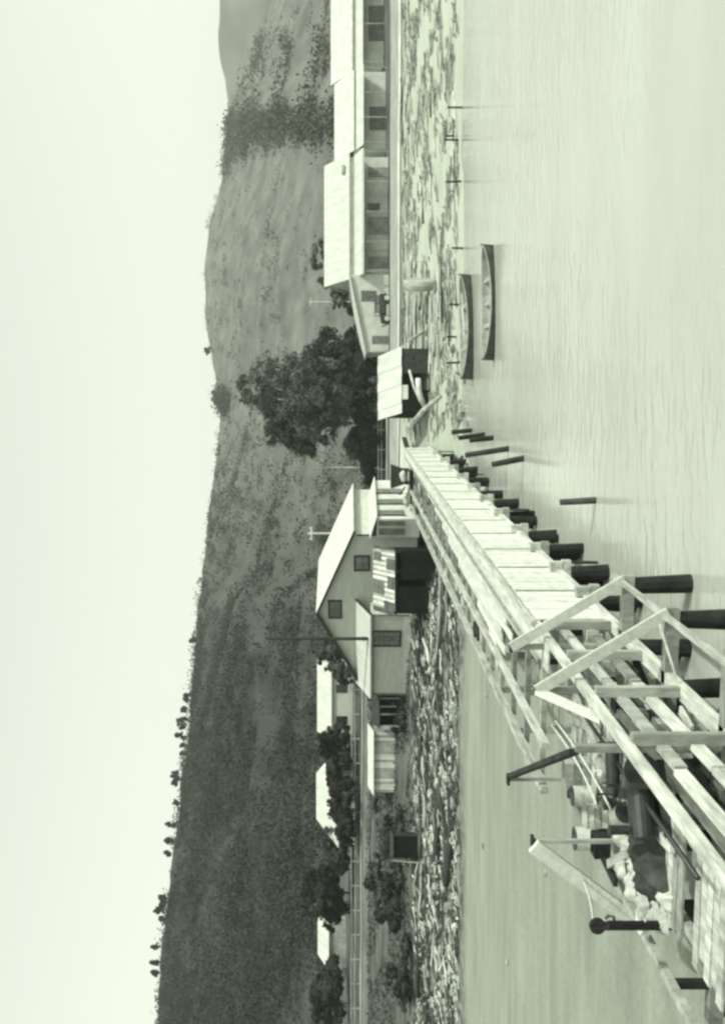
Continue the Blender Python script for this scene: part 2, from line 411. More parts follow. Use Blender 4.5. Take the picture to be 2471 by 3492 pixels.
for s_ in (19.6, 22.6, 25.6, 28.7):
    tbeam('wall_post', (L_OUT - .02, s_, -2.05), (L_OUT - .02, s_, -.2), .22, .2, 'beam_grey', up=(0, 1, 0))
# cover battens at every bay
for i in range(16):
    s_ = 33.2 + i * 3.95
    tbeam('batten', (L_OUT - .045, s_, -2.0), (L_OUT - .045, s_, -.12), .12, .035, 'beam_grey', up=(1, 0, 0))
# walkway planks along the top
s = 27.0
while s < S1:
    ln = rnd.uniform(5, 7)
    for q in range(3):
        mb = MB().box((-.115, 0, -.045), (.115, min(ln, S1 - s) - .03, 0))
        o = ob('walkway_plank', mb, 'plank_pale', tr, T(L_OUT + .27 + q * .245, s, -.005 + rnd.uniform(-.006, .006)))
    s += ln
# broad covering boards between walkway and the inner stringer, staggered towards the shore
for q in range(8):
    l0 = L_D1 + .22 + q * .27
    far = 69 - q * 5.2 + rnd.uniform(-1.5, 1.5); near = 33 + q * .5 + rnd.uniform(-1.2, 1.2)
    s = near
    while s < far - .5:
        ln = min(rnd.uniform(5, 8), far - s)
        ob('cover_board', MB().box((-.128, 0, -.05), (.128, ln - .03, 0)), 'plank_pale', tr, T(l0, s, -.03 + rnd.uniform(-.008, .008)))
        s += ln
# stringers left, with ties
tbeam('stringer', (L_2, 27.5, -.1), (L_2, 90, -.1), .17, .2, 'beam_pale')
tbeam('stringer', (L_1, 27.5, -.1), (L_1, 92, -.1), .2, .22, 'beam_pale')
for i in range(25):
    s_ = 29.0 + i * 2.6
    tbeam('tie', (L_1 + .1, s_, -.30), (L_D1, s_, -.30), .2, .16, 'beam_grey')
for i in range(26):           # loose short slabs lying on the ties
    s_ = rnd.uniform(36, 88); l_ = rnd.uniform(8.6, 11.3) if s_ > 60 else rnd.uniform(10.2, 11.3)
    ob('loose_slab', MB().box((-.22, -.3, 0), (.22, .3, .1)), rnd.choice(['beam_pale', 'beam_dark', 'driftwood', 'beam_grey']), tr, T(l_, s_, -.21)).rotation_euler = (0, 0, rnd.uniform(-.6, .6))
# caps, piles, bents
def pile(l, s_, ztop, r=.24, zb=-5.2, name='pile', m='pile_dark'):
    p0 = T(l + rnd.uniform(-.12, .08), s_ + rnd.uniform(-.12, .12), zb); p1 = T(l, s_, ztop)
    return ob(name, MB().tube([p0, p0.lerp(p1, .55) + Vector((rnd.uniform(-.02, .02),) * 3), p1], [r * 1.15, r * rnd.uniform(.95, 1.1), r * rnd.uniform(.8, 1.0)], 9), m, tr, smooth=False)
bents = [33.0, 37.2, 41.2, 45.9, 51.2, 56.6, 62.3, 68.2, 74.2, 80.5, 87.0]
for i, d in enumerate(bents):
    s_ = S(d)
    tbeam('cap_beam', (L_OUT - .42, s_, -2.42), (L_1 + .35, s_, -2.42), .3, .3, 'beam_pale' if i % 2 else 'beam_grey')
    ob('cap_block', MB().box((-.15, -.17, 0), (.15, .17, .42)), 'beam_pale', tr, T(L_OUT - .22, s_, -2.26))
    for l in (9.2, L_1): pile(l, s_ + .02, -2.58, .22)
    for q in range(3):
        pile(L_OUT + rnd.uniform(-.12, .25) + .15 * q, s_ - .05 + q * rnd.uniform(.42, .62), -2.58 if q < 2 else -2.3, rnd.uniform(.18, .27))
    if i % 3 == 1: tbeam('scab_board', (L_OUT - .28, s_ + .3, -3.6), (L_OUT - .28, s_ + .35, -2.5), .3, .06, 'pile_dark', up=(1, 0, 0))
    for l in (L_D1, L_2, L_1):
        tbeam('post', (l, s_ + .1, -2.26), (l, s_ + .1, -.39 if l < 11 else -.22), .2, .2, 'beam_grey', up=(0, 1, 0))
PZ = .84; PL, PR = 11.15, 7.42
for i, d in enumerate((28.4, 24.6, 20.8)):
    s_ = S(d); zc = -2.2
    tbeam('cap_beam', (5.45, s_, zc), (13.25, s_, zc), .28, .3, 'beam_grey')
    for l in (5.75, PR, 9.3, PL, 12.9):
        pile(l, s_ + .03, zc - .15, .24)
    hp = PZ if i < 2 else .02
    tbeam('post', (PR, s_ + .02, zc + .15), (PR, s_ + .02, PZ if i < 2 else PZ - .05), .14, .16, 'beam_grey', up=(0, 1, 0))
    tbeam('post', (PL, s_ + .02, zc + .15), (PL, s_ + .02, hp), .09 if i < 2 else .14, .10 if i < 2 else .14, 'beam_grey' if i < 2 else 'pile_dark', up=(0, 1, 0))
    if i < 2:
        tbeam('raking_brace', (PR - .02, s_ - .16, PZ + .06), (5.55, s_ - .16, zc + .12), .1, .26, 'brace_pale')
        ob('post_cap', MB().box((-.13, -.13, 0), (.13, .13, .07)), 'beam_dark', tr, T(PR, s_, PZ + .0))
        ob('post_cap', MB().box((-.13, -.13, 0), (.13, .13, .07)), 'beam_dark', tr, T(PL, s_, PZ + .0))
    if i == 1:
        tbeam('raking_brace', (PL + .02, s_ - .18, PZ + .04), (13.3, s_ - .18, zc + .3), .34, .16, 'brace_sunlit', up=(0, 1, 0))
        tbeam('inner_brace', (PR + .02, s_ - .12, PZ - .02), (PR + .02, S(22.5), -.2), .1, .28, 'brace_sunlit')
        tbeam('tie_rod', (5.75, s_ - .4, zc + .4), (7.0, s_ - 1.0, zc + .1), .04, .04, 'beam_pale')
tbeam('plan_brace', (PL - .1, S(28.4), PZ - .05), (PR + .1, S(20.9), PZ - .05), .12, .2, 'beam_dark')
tbeam('inner_rail', (8.5, 14, -1.5), (8.5, S(30), -1.5), .14, .12, 'beam_pale')
tbeam('outrigger_rail', (5.62, 14, -2.0), (5.62, S(29.2), -2.0), .12, .12, 'beam_pale')
for l in (8.9, 10.7, 12.4):
    tbeam('floor_stringer', (l, 14, -1.30), (l, S(30), -1.30), .18, .16, 'beam_grey')
    for d in (28.4, 24.6, 20.8): tbeam('stub_post', (l, S(d), -2.05), (l, S(d), -1.39), .16, .16, 'beam_dark', up=(0, 1, 0))
for i in range(38):
    s_ = 17.0 + i * .325
    if i in (5, 6, 14, 21, 27, 33): continue
    tbeam('floor_plank', (8.65 + rnd.uniform(-.25, .2), s_, -1.18), ((12.3 if 24.5 < s_ < 28 else 11.3) + rnd.uniform(-.9, .2), s_ + rnd.uniform(-.05, .05), -1.18), .28, .05, 'beam_pale' if rnd.random() < .7 else 'beam_grey')

# cross bracing and odd planks under the open end
for d in (28.4, 24.6, 20.8):
    s_ = S(d) + .2
    tbeam('cross_brace', (7.3, s_, -2.3), (11.0, s_, -3.9), .06, .2, 'beam_dark'); tbeam('cross_brace', (11.0, s_ + .08, -2.3), (7.3, s_ + .08, -3.9), .06, .2, 'beam_dark')
for q in range(16):
    s_ = rnd.uniform(19, 30); l_ = rnd.uniform(7.35, 8.5); ln = rnd.uniform(.5, 2.2)
    tbeam('odd_plank', (l_, s_, -1.98 + q * .012), (l_ + rnd.uniform(-.3, .8), s_ + ln, -1.98 + q * .012), .2, .06, rnd.choice(['beam_pale', 'beam_dark', 'beam_grey', 'beam_dark']))
tbeam('inner_sill', (8.55, 14, -2.0), (8.55, 31, -2.0), .2, .2, 'beam_dark')
for q in range(7):
    ob('packing_block', MB().box((-.2, -.25, 0), (.2, .25, rnd.uniform(.2, .45))), rnd.choice(['beam_dark', 'beam_grey', 'beam_pale']), tr, T(rnd.uniform(7.5, 8.4), 19.5 + q * 1.55, -1.8))

# ropes and sheave on the short dark post
sh = tw(PL, S(20.8), .02)
sv = thing('rope_sheave', 'dark round rope sheave block on top of the short dark post', 'pulley', sh, -PSI)
ob('block', MB().box((-.05, -.05, 0), (.05, .05, .16)), 'iron_black', sv)
wf_ = MB(); wf_.tube([(0, -.05, .22), (0, -.035, .22), (0, -.02, .22), (0, .02, .22), (0, .035, .22), (0, .05, .22)], [.16, .16, .12, .12, .16, .16], 18); ob('wheel', wf_, 'beam_dark', sv)
ob('axle', MB().tube([(0, -.12, .22), (0, .12, .22)], [.035, .035], 8), 'iron_black', sv)
for y in (-.08, .08): ob('cheek', MB().box((-.05, y - .012, .0), (.05, y + .012, .33)), 'iron_black', sv)
ob('hook', MB().tube([(.1, 0, -.12), (.2, 0, -.1), (.22, 0, 0), (.16, 0, .06)], [.03] * 4, 6), 'iron_black', sv)
def rope(name, pts, r, m, label, cat='rope', sag=0, group=None):
    P = [Vector(p) for p in pts]
    if len(P) == 2 and sag:
        P = [P[0].lerp(P[1], t / 10) - Vector((0, 0, sag * 4 * (t / 10) * (1 - t / 10))) for t in range(11)]
    o = ob(name, MB().tube([p - P[0] for p in P], [r] * len(P), 6), m, None, P[0], smooth=True)
    return tag(o, label, cat, group)
rope('rope', [sh + Vector((0, 0, .3)), tw(12.0, S(24.4), -.30)], .022, 'rope', 'pale rope from the top of the dark sheave up to the raking brace', sag=.05)
rope('rope', [sh + Vector((.1, 0, -.75)), tw(12.9, S(24.4), -1.65)], .022, 'rope', 'lower pale rope from the dark post to the foot of the raking brace', sag=.03)

# ------------------------------------------------------------------ gear lying in the open near end of the trestle
FZ = -1.15
def tl(l, d, z=FZ): return tw(l, S(d), z)
def tp(X, Y, z=FZ): return on(X, Y, z)
def crate(label, loc, sx, sy, sz, rz, m='beam_pale', open_=True, name='crate'):
    c = thing(name, label, 'crate', loc, rz)
    t = .04
    for side, lo, hi in (('front', (-sx/2, -sy/2, 0), (sx/2, -sy/2 + t, sz)), ('back', (-sx/2, sy/2 - t, 0), (sx/2, sy/2, sz))):
        nb = 3
        for j in range(nb):
            z0 = sz * j / nb; ob('slat', MB().box((lo[0], lo[1], z0 + .01), (hi[0], hi[1], z0 + sz / nb - .012)), m, c)
    for x in (-1, 1):
        ob('side_panel', MB().box((min(x*sx/2, x*(sx/2-t)), -sy/2 + t + .002, 0), (max(x*sx/2, x*(sx/2-t)), sy/2 - t - .002, sz - .02)), m, c)
    ob('base_panel', MB().box((-sx/2 + t, -sy/2 + t, .01), (sx/2 - t, sy/2 - t, .05)), 'beam_dark', c)
    if not open_: ob('lid', MB().box((-sx/2 - .02, -sy/2 - .02, sz), (sx/2 + .02, sy/2 + .02, sz + .04)), m, c)
    return c
crate('large open crate of dark boards beside the dark slanting brace', tp(2003, 2632), .66, .6, .66, -PSI, 'beam_grey')
crate('closed pale wooden box standing between two drums', tp(2064, 2782), .5, .5, .5, -PSI + .2, 'beam_pale', False)
crate('small open dark box at the foot of the sacks', tp(2075, 2880), .55, .45, .42, -PSI, 'beam_dark')
crate('grey box with a lid behind the black winch', tp(2072, 2690), .5, .4, .32, -PSI - .3, 'beam_grey', False)
def drum(label, loc, r, h, m, tilt=None):
    c = thing('drum', label, 'drum', loc, .3)
    pr = [(r*.97, 0), (r, .02), (r, h*.33), (r*1.03, h*.345), (r, h*.36), (r, h*.66), (r*1.03, h*.675), (r, h*.69), (r, h-.02), (r*.97, h)]
    ob('body', MB().tube([(0, 0, z) for _, z in pr], [q for q, _ in pr], 20), m, c)
    ob('rim', MB().tube([(0, 0, h), (0, 0, h + .025)], [r, r], 20), 'iron_black', c)
    ob('bung', MB().tube([(r*.5, 0, h + .025), (r*.5, 0, h + .05)], [.04, .04], 8), 'iron_black', c)
    if tilt: c.rotation_euler = tilt
    return c
drum('pale steel drum standing beside the large open crate', tp(2018, 2714), .26, .52, 'beam_pale')
drum('grey drum lying on its side by the pale box', tp(2110, 2792, FZ + .24), .24, .62, 'beam_grey', (math.pi / 2, 0, .5))
drum('pale tall drum next to the small dark box', tp(2024, 2860), .3, .5, 'wall_pale')
# winch
wn = thing('hand_winch', 'black iron hand winch with drum and crank among the planks', 'winch', tp(2160, 2612), -PSI + .3)
ob('base_frame', MB().box((-.5, -.3, 0), (.5, .3, .08)), 'iron_black', wn)
for x in (-.42, .42):
    ob('side_frame', MB().prism([(-.28, .08), (.28, .08), (.08, .62), (-.08, .62)], x - .03, x + .03), 'iron_black', wn).rotation_euler = (0, 0, math.pi / 2)
ob('drum', MB().tube([(-.38, 0, .48), (-.36, 0, .48), (-.36, 0, .48), (.36, 0, .48), (.36, 0, .48), (.38, 0, .48)], [.26, .26, .16, .16, .26, .26], 16), 'iron_black', wn)
ob('gear_wheel', MB().tube([(.47, 0, .48), (.52, 0, .48)], [.33, .33], 20), 'iron_black', wn)
ob('crank', MB().tube([(-.5, 0, .48), (-.62, 0, .48), (-.62, .1, .82), (-.85, .1, .82)], [.03] * 4, 8), 'iron_black', wn)
# boiler-like engine under dark canvas
en = thing('donkey_engine', 'black oil engine with flywheel lying in the trestle beside the inner rail', 'engine', tp(2258, 2735), -PSI + .5)
ob('boiler', MB().tube([(-.75, 0, .45), (-.7, 0, .45), (.45, 0, .45), (.5, 0, .45)], [.2, .27, .27, .22], 18), 'iron_black', en)
ob('flywheel', MB().tube([(.55, -.5, .5), (.55, -.42, .5)], [.36, .36], 22), 'iron_black', en)
ob('chimney', MB().tube([(-.55, 0, .75), (-.55, 0, 1.15)], [.09, .1], 12), 'iron_black', en)
ob('skid', MB().box((-.9, -.42, 0), (.8, -.28, .14)), 'beam_dark', en); ob('skid', MB().box((-.9, .28, 0), (.8, .42, .14)), 'beam_dark', en)
ob('cylinder', MB().tube([(.1, .3, .7), (.7, .3, .55)], [.13, .13], 12), 'iron_black', en)
rope('drive_shaft', [tl(8.75, 27.6, -.75), tl(8.7, 18.0, -.75)], .05, 'iron_black', 'long dark iron shaft running along inside the trestle', 'shaft')
for q, (a, b) in enumerate(((tl(10.0, 29.5, -.5), tl(10.5, 25.0, -.75)), (tl(9.7, 29.0, -.5), tl(10.2, 23.2, -.8)))):
    rope('hose', [a, b], .025, 'rope', ('pale hose stretched over the open crate', 'pale hose stretched past the black winch')[q], 'hose', sag=.12)
def blob(rx, ry, rz_, seed, n=10, m=14, flat=.0):
    r_ = random.Random(seed); mb = MB(); ph = [r_.uniform(0, 6.28) for _ in range(6)]
    for i in range(n + 1):
        th = math.pi * i / n
        for j in range(m):
            f = 2 * math.pi * j / m
            k_ = 1 + .16 * math.sin(2 * f + ph[0]) * math.sin(th) + .10 * math.sin(3 * th + ph[1]) + .10 * math.sin(4 * f + ph[2] + th * 3) * math.sin(th) + .06 * math.sin(7 * f + ph[3] - th * 5) * math.sin(th)
            z = math.cos(th) * rz_ * k_
            if z < -rz_ * flat: z = -rz_ * flat
            mb.v.append((math.sin(th) * math.cos(f) * rx * k_, math.sin(th) * math.sin(f) * ry * k_, z))
    for i in range(n):
        for j in range(m):
            j2 = (j + 1) % m; mb.f.append((i*m + j, (i+1)*m + j, (i+1)*m + j2, i*m + j2))
    return mb
def pillow(a, b, c, seed, n=10, m=18):
    r_ = random.Random(seed); mb = MB(); ph = [r_.uniform(0, 6.28) for _ in range(5)]
    pw_ = lambda v, e: math.copysign(abs(v) ** e, v)
    for i in range(n + 1):
        th = math.pi * (i / n - .5)
        for j in range(m):
            f = 2 * math.pi * j / m; e = .55
            x = pw_(math.cos(th), .8) * pw_(math.cos(f), e) * a; y = pw_(math.cos(th), .8) * pw_(math.sin(f), e) * b
            z = pw_(math.sin(th), .8) * c * (1 - .55 * abs(x / a) ** 4)
            k_ = 1 + .07 * math.sin(9 * x / a + ph[0]) + .06 * math.sin(7 * y / b + ph[1]) + .05 * math.sin(5 * (x / a + y / b) + ph[2])
            mb.v.append((x * (1 + .05 * math.sin(ph[3] + 3 * f)), y * k_, z * k_ + .04 * math.sin(3 * x / a + ph[4])))
    for i in range(n):
        for j in range(m):
            j2 = (j + 1) % m; mb.f.append((i*m + j, i*m + j2, (i+1)*m + j2, (i+1)*m + j))
    return mb
def crumple(rx, ry, rz_, seed, n=30, fr=.3):
    mb = MB()
    for i in range(n):
        for j in range(n):
            u = i / (n - 1) * 2 - 1; v = j / (n - 1) * 2 - 1; k_ = max(0, 1 - max(abs(u), abs(v)) ** 3)
            x = u * rx; y = v * ry
            z = rz_ * k_ * (.75 + .25 * float(vnoise(x, y, fr, seed))) + .14 * rz_ * float(vnoise(x, y, fr * .4, seed + 1)) * min(1, k_ * 4)
            mb.v.append((x * (1 + .08 * math.sin(5 * v)), y * (1 + .08 * math.sin(4 * u)), z))
    for i in range(n - 1):
        for j in range(n - 1):
            a_ = i * n + j; mb.f.append((a_, a_ + n, a_ + n + 1, a_ + 1))
    return mb
sack_meshes = []
for q in range(4):
    me = crumple(.30, .21, .22, 30 + q, n=16, fr=.14).mesh('sack', True); me.materials.append(MATS['sack']); sack_meshes.append(me)
for q, (X, Y, lv) in enumerate([(2120, 2848, 0), (2140, 2884, 0), (2150, 2962, 0), (2150, 2968, 1), (2180, 3002, 0), (2182, 3030, 1), (2200, 3062, 0), (2222, 3092, 0), (2236, 3118, 0), (2226, 3090, 1), (2262, 3150, 0), (2105, 2822, 0), (2275, 3060, 0), (2215, 3010, 0)]):
    p = tp(X, Y)
    o = ob('sack', sack_meshes[q % 4], None, None, (p.x, p.y, FZ + .005 + .17 * lv)); o.rotation_euler = (rnd.uniform(-.08, .08) * lv, rnd.uniform(-.12, .12) * lv, rnd.uniform(0, 6))
    tag(o, 'pale bulging sack heaped against the dark canvas in the open trestle', 'sack', 'sacks heaped in the open trestle')
cp = tp(2235, 2925)
tag(ob('canvas_heap', crumple(.8, .7, .62, 3), 'canvas_dark', None, (cp.x, cp.y, FZ + .01), smooth=True), 'dark crumpled canvas heap between the pale sacks', 'tarpaulin').rotation_euler = (0, 0, .4)
def coil(label, loc, R, turns, r=.03):
    pts = [(R * math.cos(t * .45) * (1 + .06 * math.sin(t * 1.3)), R * math.sin(t * .45), r + .028 * (t / 14)) for t in range(int(14 * turns))]
    o = ob('rope_coil', MB().tube(pts, [r] * len(pts), 6), 'rope', None, loc, smooth=True); tag(o, label, 'rope')
coil('coil of pale rope beside the large open crate', tp(2052, 2668), .3, 4); coil('coil of pale rope near the short dark post', tp(2200, 3140), .26, 4)
for q, (X, Y, lbl) in enumerate(((2100, 2740, 'dark iron bucket beside the pale box'), (2130, 2700, 'dark iron bucket near the black winch'))):
    o = thing('bucket', lbl, 'bucket', tp(X, Y)); ob('pail', MB().tube([(0, 0, 0), (0, 0, .3)], [.12, .16], 14), 'iron_black', o)
    ob('handle', MB().tube([(.16 * math.cos(t), 0, .3 + .15 * math.sin(t)) for t in [i * math.pi / 8 for i in range(9)]], [.01] * 9, 5), 'iron_black', o)
for q, (l, d, ln, a) in enumerate(((9.6, 28.6, 2.4, .2), (9.3, 27.8, 3.0, -.3), (11.4, 28.9, 1.6, .9), (9.6, 25.0, 2.6, .15), (9.9, 22.4, 2.2, -.4), (9.4, 21.5, 2.4, .1), (11.6, 26.6, 1.8, .3), (11.9, 25.2, 2.0, -.1), (10.6, 26.0, 1.9, 1.2), (11.3, 24.0, 1.5, .6))):
    p = tl(l, d, FZ + .06 + .008 * q)
    tag(ob('timber_offcut', MB().beam((0, -ln/2, 0), (0, ln/2, .06), .2, .1), rnd.choice(['beam_pale', 'beam_grey', 'beam_dark']), None, p), 'loose sawn timber lying among the gear inside the trestle', 'timber', 'loose timbers in the open trestle').rotation_euler = (0, 0, a - PSI)

# dark hopper cart at the shore end
ct = thing('hopper_cart', 'dark timber hopper cart with a pale sack at the shore end of the trestle', 'cart', tw(9.0, 88.5, -.2), -PSI)
ob('hopper', MB().prism([(-.55, .55), (.55, .55), (.95, 1.75), (-.95, 1.75)], -1.0, 1.0), 'beam_dark', ct)
ob('chassis', MB().box((-.6, -1.1, .38), (.6, 1.1, .54)), 'beam_dark', ct)
for x in (-.55, .55):
    for y in (-.7, .7): ob('wheel', MB().tube([(x - .05, y, .3), (x + .05, y, .3)], [.3, .3], 14), 'iron_black', ct)
ob('shaft', MB().beam((-.8, -1.0, .6), (-1.3, -2.2, 1.1), .1, .1), 'beam_dark', ct)
o = ob('sack', pillow(.5, .35, .3, 9), 'sack', ct, (.1, -1.15, .75), smooth=True)

# freestanding leaning piles in the water beside the trestle
for q, (X0, Y0, X1, Y1) in enumerate(((1540, 1474, 1608, 1468), (1562, 1494, 1652, 1482), (1600, 1502, 1681, 1493), (1585, 1553, 1733, 1530), (1676, 1585, 1784, 1563), (1908, 1713, 2030, 1706))):
    b = on(X1, Y1, -3.9); t = at(X0, Y0, b.y)
    dr = (t - b); r = .17 if q < 5 else .13
    mb = MB().tube([-dr * .6, dr * .4, dr], [r * 1.05, r, r * .9], 10)
    tag(ob('mooring_pile', mb, 'driftwood_dark' if q > 2 else 'pile_dark', None, b), ['short stub of pile at the waterline end of the old row', 'dark broken pile beside the waterline stub', 'dark thick pile leaning in the shallows', 'tall thin weathered pile leaning in open water', 'weathered pile standing alone past the tall thin one', 'lone thin post in the water off the middle of the trestle'][q], 'pile')

# ------------------------------------------------------------------ buildings
def add_window(parent, x0, x1, z0, z1, y, nx=2, nz=2, fr='trim_dark', gl='glass', t=.16, name='window'):
    """window in a wall facing -Y at local y"""
    f = MB()
    f.box((x0 - t, y - .06, z0 - t), (x0, y + .02, z1 + t)); f.box((x1, y - .06, z0 - t), (x1 + t, y + .02, z1 + t))
    f.box((x0, y - .06, z1), (x1, y + .02, z1 + t)); f.box((x0, y - .07, z0 - t), (x1, y + .02, z0))
    wf = ob(name, f, fr, parent)
    gx = (x1 - x0) / nx; gzz = (z1 - z0) / nz; b = .03
    mu = MB()
    for i in range(1, nx): mu.box((x0 + i*gx - b/2, y - .045, z0), (x0 + i*gx + b/2, y - .012, z1))
    for j in range(1, nz): mu.box((x0, y - .043, z0 + j*gzz - b/2), (x1, y - .014, z0 + j*gzz + b/2))
    if mu.v: ob('glazing_bars', mu, fr, wf)
    for i in range(nx):
        for j in range(nz):
            ob('pane', MB().box((x0 + i*gx + b/2, y - .03, z0 + j*gzz + b/2), (x0 + (i+1)*gx - b/2, y - .02, z0 + (j+1)*gzz - b/2)), gl, wf)
    return wf

# --- main gabled house
HY = math.radians(-25)
h = thing('gabled_house', 'large grey gabled house with white roof and front lean-to above the driftwood bank', 'house', at(1390, 2085, 92), HY)
hz0 = h.location.z
GZ = -.1 - hz0
def hz(z): return z - hz0
ap, er, el = hz(7.88), hz(4.76), hz(3.23)
ob('wall', MB().prism([(-8.6, GZ - .6), (7.5, GZ - .6), (7.5, er - .02), (0, ap - .12), (-8.6, el + .02)], 0, 9.3), 'wall_grey', h)
ob('roof', MB().sheet((0, -.35, ap + .05), (7.95, -.35, er - .06), (7.95, 9.7, er - .06), (0, 9.7, ap + .05), .12), 'roof_white', h)
ob('roof', MB().sheet((-9.1, -.35, el - .08), (-.003, -.35, ap + .05), (-.003, 9.7, ap + .05), (-9.1, 9.7, el - .08), .12), 'roof_white', h)
ob('barge_board', MB().beam((0, -.38, ap - .06), (7.95, -.38, er - .17), .05, .2), 'trim_dark', h)
ob('barge_board', MB().beam((-9.1, -.38, el - .19), (0, -.38, ap - .06), .05, .32), 'trim_dark', h)
ob('corner_pipe', MB().tube([(7.45, -.1, GZ), (7.45, -.1, er - .3)], [.07, .07], 8), 'trim_dark', h)
ob('gutter', MB().beam((7.98, -.35, er - .14), (7.98, 9.7, er - .14), .12, .1), 'trim_grey', h)
add_window(h, -.55, 1.0, hz(5.82), hz(6.72), 0, 2, 1)
add_window(h, 4.15, 5.35, hz(3.42), hz(4.5), 0, 2, 2)
# front lean-to
ob('lean_to_wall', MB().prism([(-7.1, GZ - .6), (.95, GZ - .6), (.95, hz(3.2)), (-7.1, hz(3.2))], -2.2, -.004), 'wall_grey', h)
ob('lean_to_roof', MB().sheet((-7.4, -2.55, hz(3.2)), (1.2, -2.55, hz(3.28)), (1.2, -.04, hz(4.5)), (-7.4, -.04, hz(4.4)), .09), 'roof_white', h)
ob('lean_to_barge', MB().beam((1.22, -2.6, hz(3.2)), (1.22, -.05, hz(4.46)), .06, .2), 'trim_dark', h)
ob('lean_to_fascia', MB().beam((-7.4, -2.58, hz(3.06)), (1.2, -2.58, hz(3.12)), .05, .14), 'trim_grey', h)
ob('end_fill', MB().prism([(-2.2, hz(3.2)), (-.01, hz(3.2)), (-.01, hz(4.28))], .90, .95), 'wall_grey', h).rotation_euler = (0, 0, 0)
wf = add_window(h, -2.05, -.75, hz(.75), hz(2.95), -2.2, 3, 5, 'trim_dark', 'glass')
ob('corner_board', MB().box((-7.16, -2.26, GZ), (-7.0, -2.201, hz(3.1))), 'trim_grey', h)
ob('corner_board', MB().box((.86, -2.26, GZ), (1.0, -2.201, hz(3.1))), 'trim_grey', h)
ob('plinth', MB().box((-7.14, -2.24, GZ - .6), (.98, -2.203, hz(.35))), 'wall_pale', h)
# enclosed side verandah along the right
vr = h
ob('verandah_wall', MB().box((7.504, -.6, GZ - .7), (9.2, 7.5, hz(2.75))), 'wall_pale', vr)
ob('verandah_roof', MB().sheet((7.45, -.75, hz(3.35)), (9.45, -.75, hz(2.8)), (9.45, 7.7, hz(2.8)), (7.45, 7.7, hz(3.35)), .07), 'wall_pale', vr)
for i in range(3):
    y0 = .1 + i * 2.25
    ob('shutter_door', MB().box((9.2, y0, hz(.45)), (9.26, y0 + .95, hz(2.6))), 'trim_grey', vr)
    ob('door_post', MB().box((9.203, y0 - .14, hz(.3)), (9.30, y0 - .04, hz(2.7))), 'trim_dark', vr)
ob('shutter_door', MB().box((7.75, -.66, hz(.45)), (8.35, -.602, hz(2.6))), 'trim_grey', vr)
ob('shutter_door', MB().box((8.6, -.66, hz(.45)), (9.05, -.602, hz(2.6))), 'trim_grey', vr)
for i in range(4):
    ob('step', MB().box((9.31, 1.8, GZ - .5), (9.6 + .3 * (3 - i), 3.6, hz(-.1 + .16 * i))), 'wall_white', vr)
# mast on the lean-to roof
mp_ = at(1232, 2178, 90.6)
ms = thing('flagpole', 'tall dark pole rising from the lean-to roof of the gabled house', 'pole', mp_, 0)
ob('shaft', MB().tube([(0, 0, -.9), (0, 0, 4), (0, .0, 8.1)], [.15, .14, .11], 10), 'trim_dark', ms)
ob('truck', MB().tube([(0, 0, 8.1), (0, 0, 8.22)], [.12, .10], 10), 'trim_dark', ms)
ob('bracket', MB().box((-.18, -.16, -.25), (.18, .16, -.12)), 'trim_dark', ms)

# --- striped iron roof boat shed in front
def iron_shed(name, label, loc, rz, wdt, dep, hf, hb, strips, m, rust, wall='deep_shade', roofname='roof_sheet', floor=-1.2, open_front=True, rise=0):
    c = thing(name, label, 'shed', loc, rz)
    w2 = wdt / 2
    for x in (-w2 + .1, -w2 / 3, w2 / 3, w2 - .1):
        ob('post', MB().box((x - .08, -.08, floor), (x + .08, .08, hf - .1)), 'beam_dark', c)
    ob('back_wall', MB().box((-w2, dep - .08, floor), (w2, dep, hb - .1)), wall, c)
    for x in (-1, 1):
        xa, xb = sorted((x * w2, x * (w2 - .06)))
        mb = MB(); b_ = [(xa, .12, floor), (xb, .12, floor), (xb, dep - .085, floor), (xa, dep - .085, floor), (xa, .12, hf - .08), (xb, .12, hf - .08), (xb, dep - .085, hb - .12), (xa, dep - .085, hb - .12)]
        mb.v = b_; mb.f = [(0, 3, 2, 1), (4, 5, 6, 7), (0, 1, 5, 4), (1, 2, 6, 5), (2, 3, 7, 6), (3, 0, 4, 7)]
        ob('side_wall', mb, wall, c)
    ob('lintel', MB().beam((-w2, 0, hf - .12), (w2, 0, hf - .12), .14, .2), 'beam_dark', c)
    sw = (wdt + .3) / strips
    for i in range(strips):
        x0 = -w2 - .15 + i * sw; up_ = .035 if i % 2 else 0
        mm = 'roof_rust' if i in rust else (m if i % 2 or strips < 12 else 'wall_weathered')  # recessed strips greyer: corrugation shade put into the colour
        ob(roofname, MB().sheet((x0 - .01, -.3, hf + up_), (x0 + sw - .012, -.3, hf + up_), (x0 + sw - .012, dep + .2, hb + up_), (x0 - .01, dep + .2, hb + up_), .025), mm, c)
    return c
p = at(1345, 1985, 82.5)
zf = gzf(p.x, p.y + 1)
sh1 = iron_shed('boat_shed', 'dark open boat shed with striped corrugated roof below the gabled house', (p.x, p.y, 0), math.radians(-2), 5.0, 3.6, p.z, p.z + 1.55, 26, 'roof_iron', {0, 1, 25}, floor=-2.2)
for (x0, x1, t0, t1) in ((-1.2, -.1, .45, .98), (-2.4, -1.6, .0, .45), (.9, 1.8, .0, .35), (-.6, .4, .0, .3), (1.5, 2.2, .6, .95)):
    y0, y1 = -.3 + 4.1 * t0, -.3 + 4.1 * t1; z0, z1 = p.z + 1.55 * t0 + .075, p.z + 1.55 * t1 + .075
    ob('rusted_patch', MB().sheet((x0, y0, z0), (x1, y0, z0), (x1, y1, z1), (x0, y1, z1), .02), 'roof_rust', sh1)
ob('shade_board', MB().box((-2.45, -.13, -1.9), (-.4, -.085, p.z - .3)), 'deep_shade', sh1)  # black boards stand in for the shade of the open front
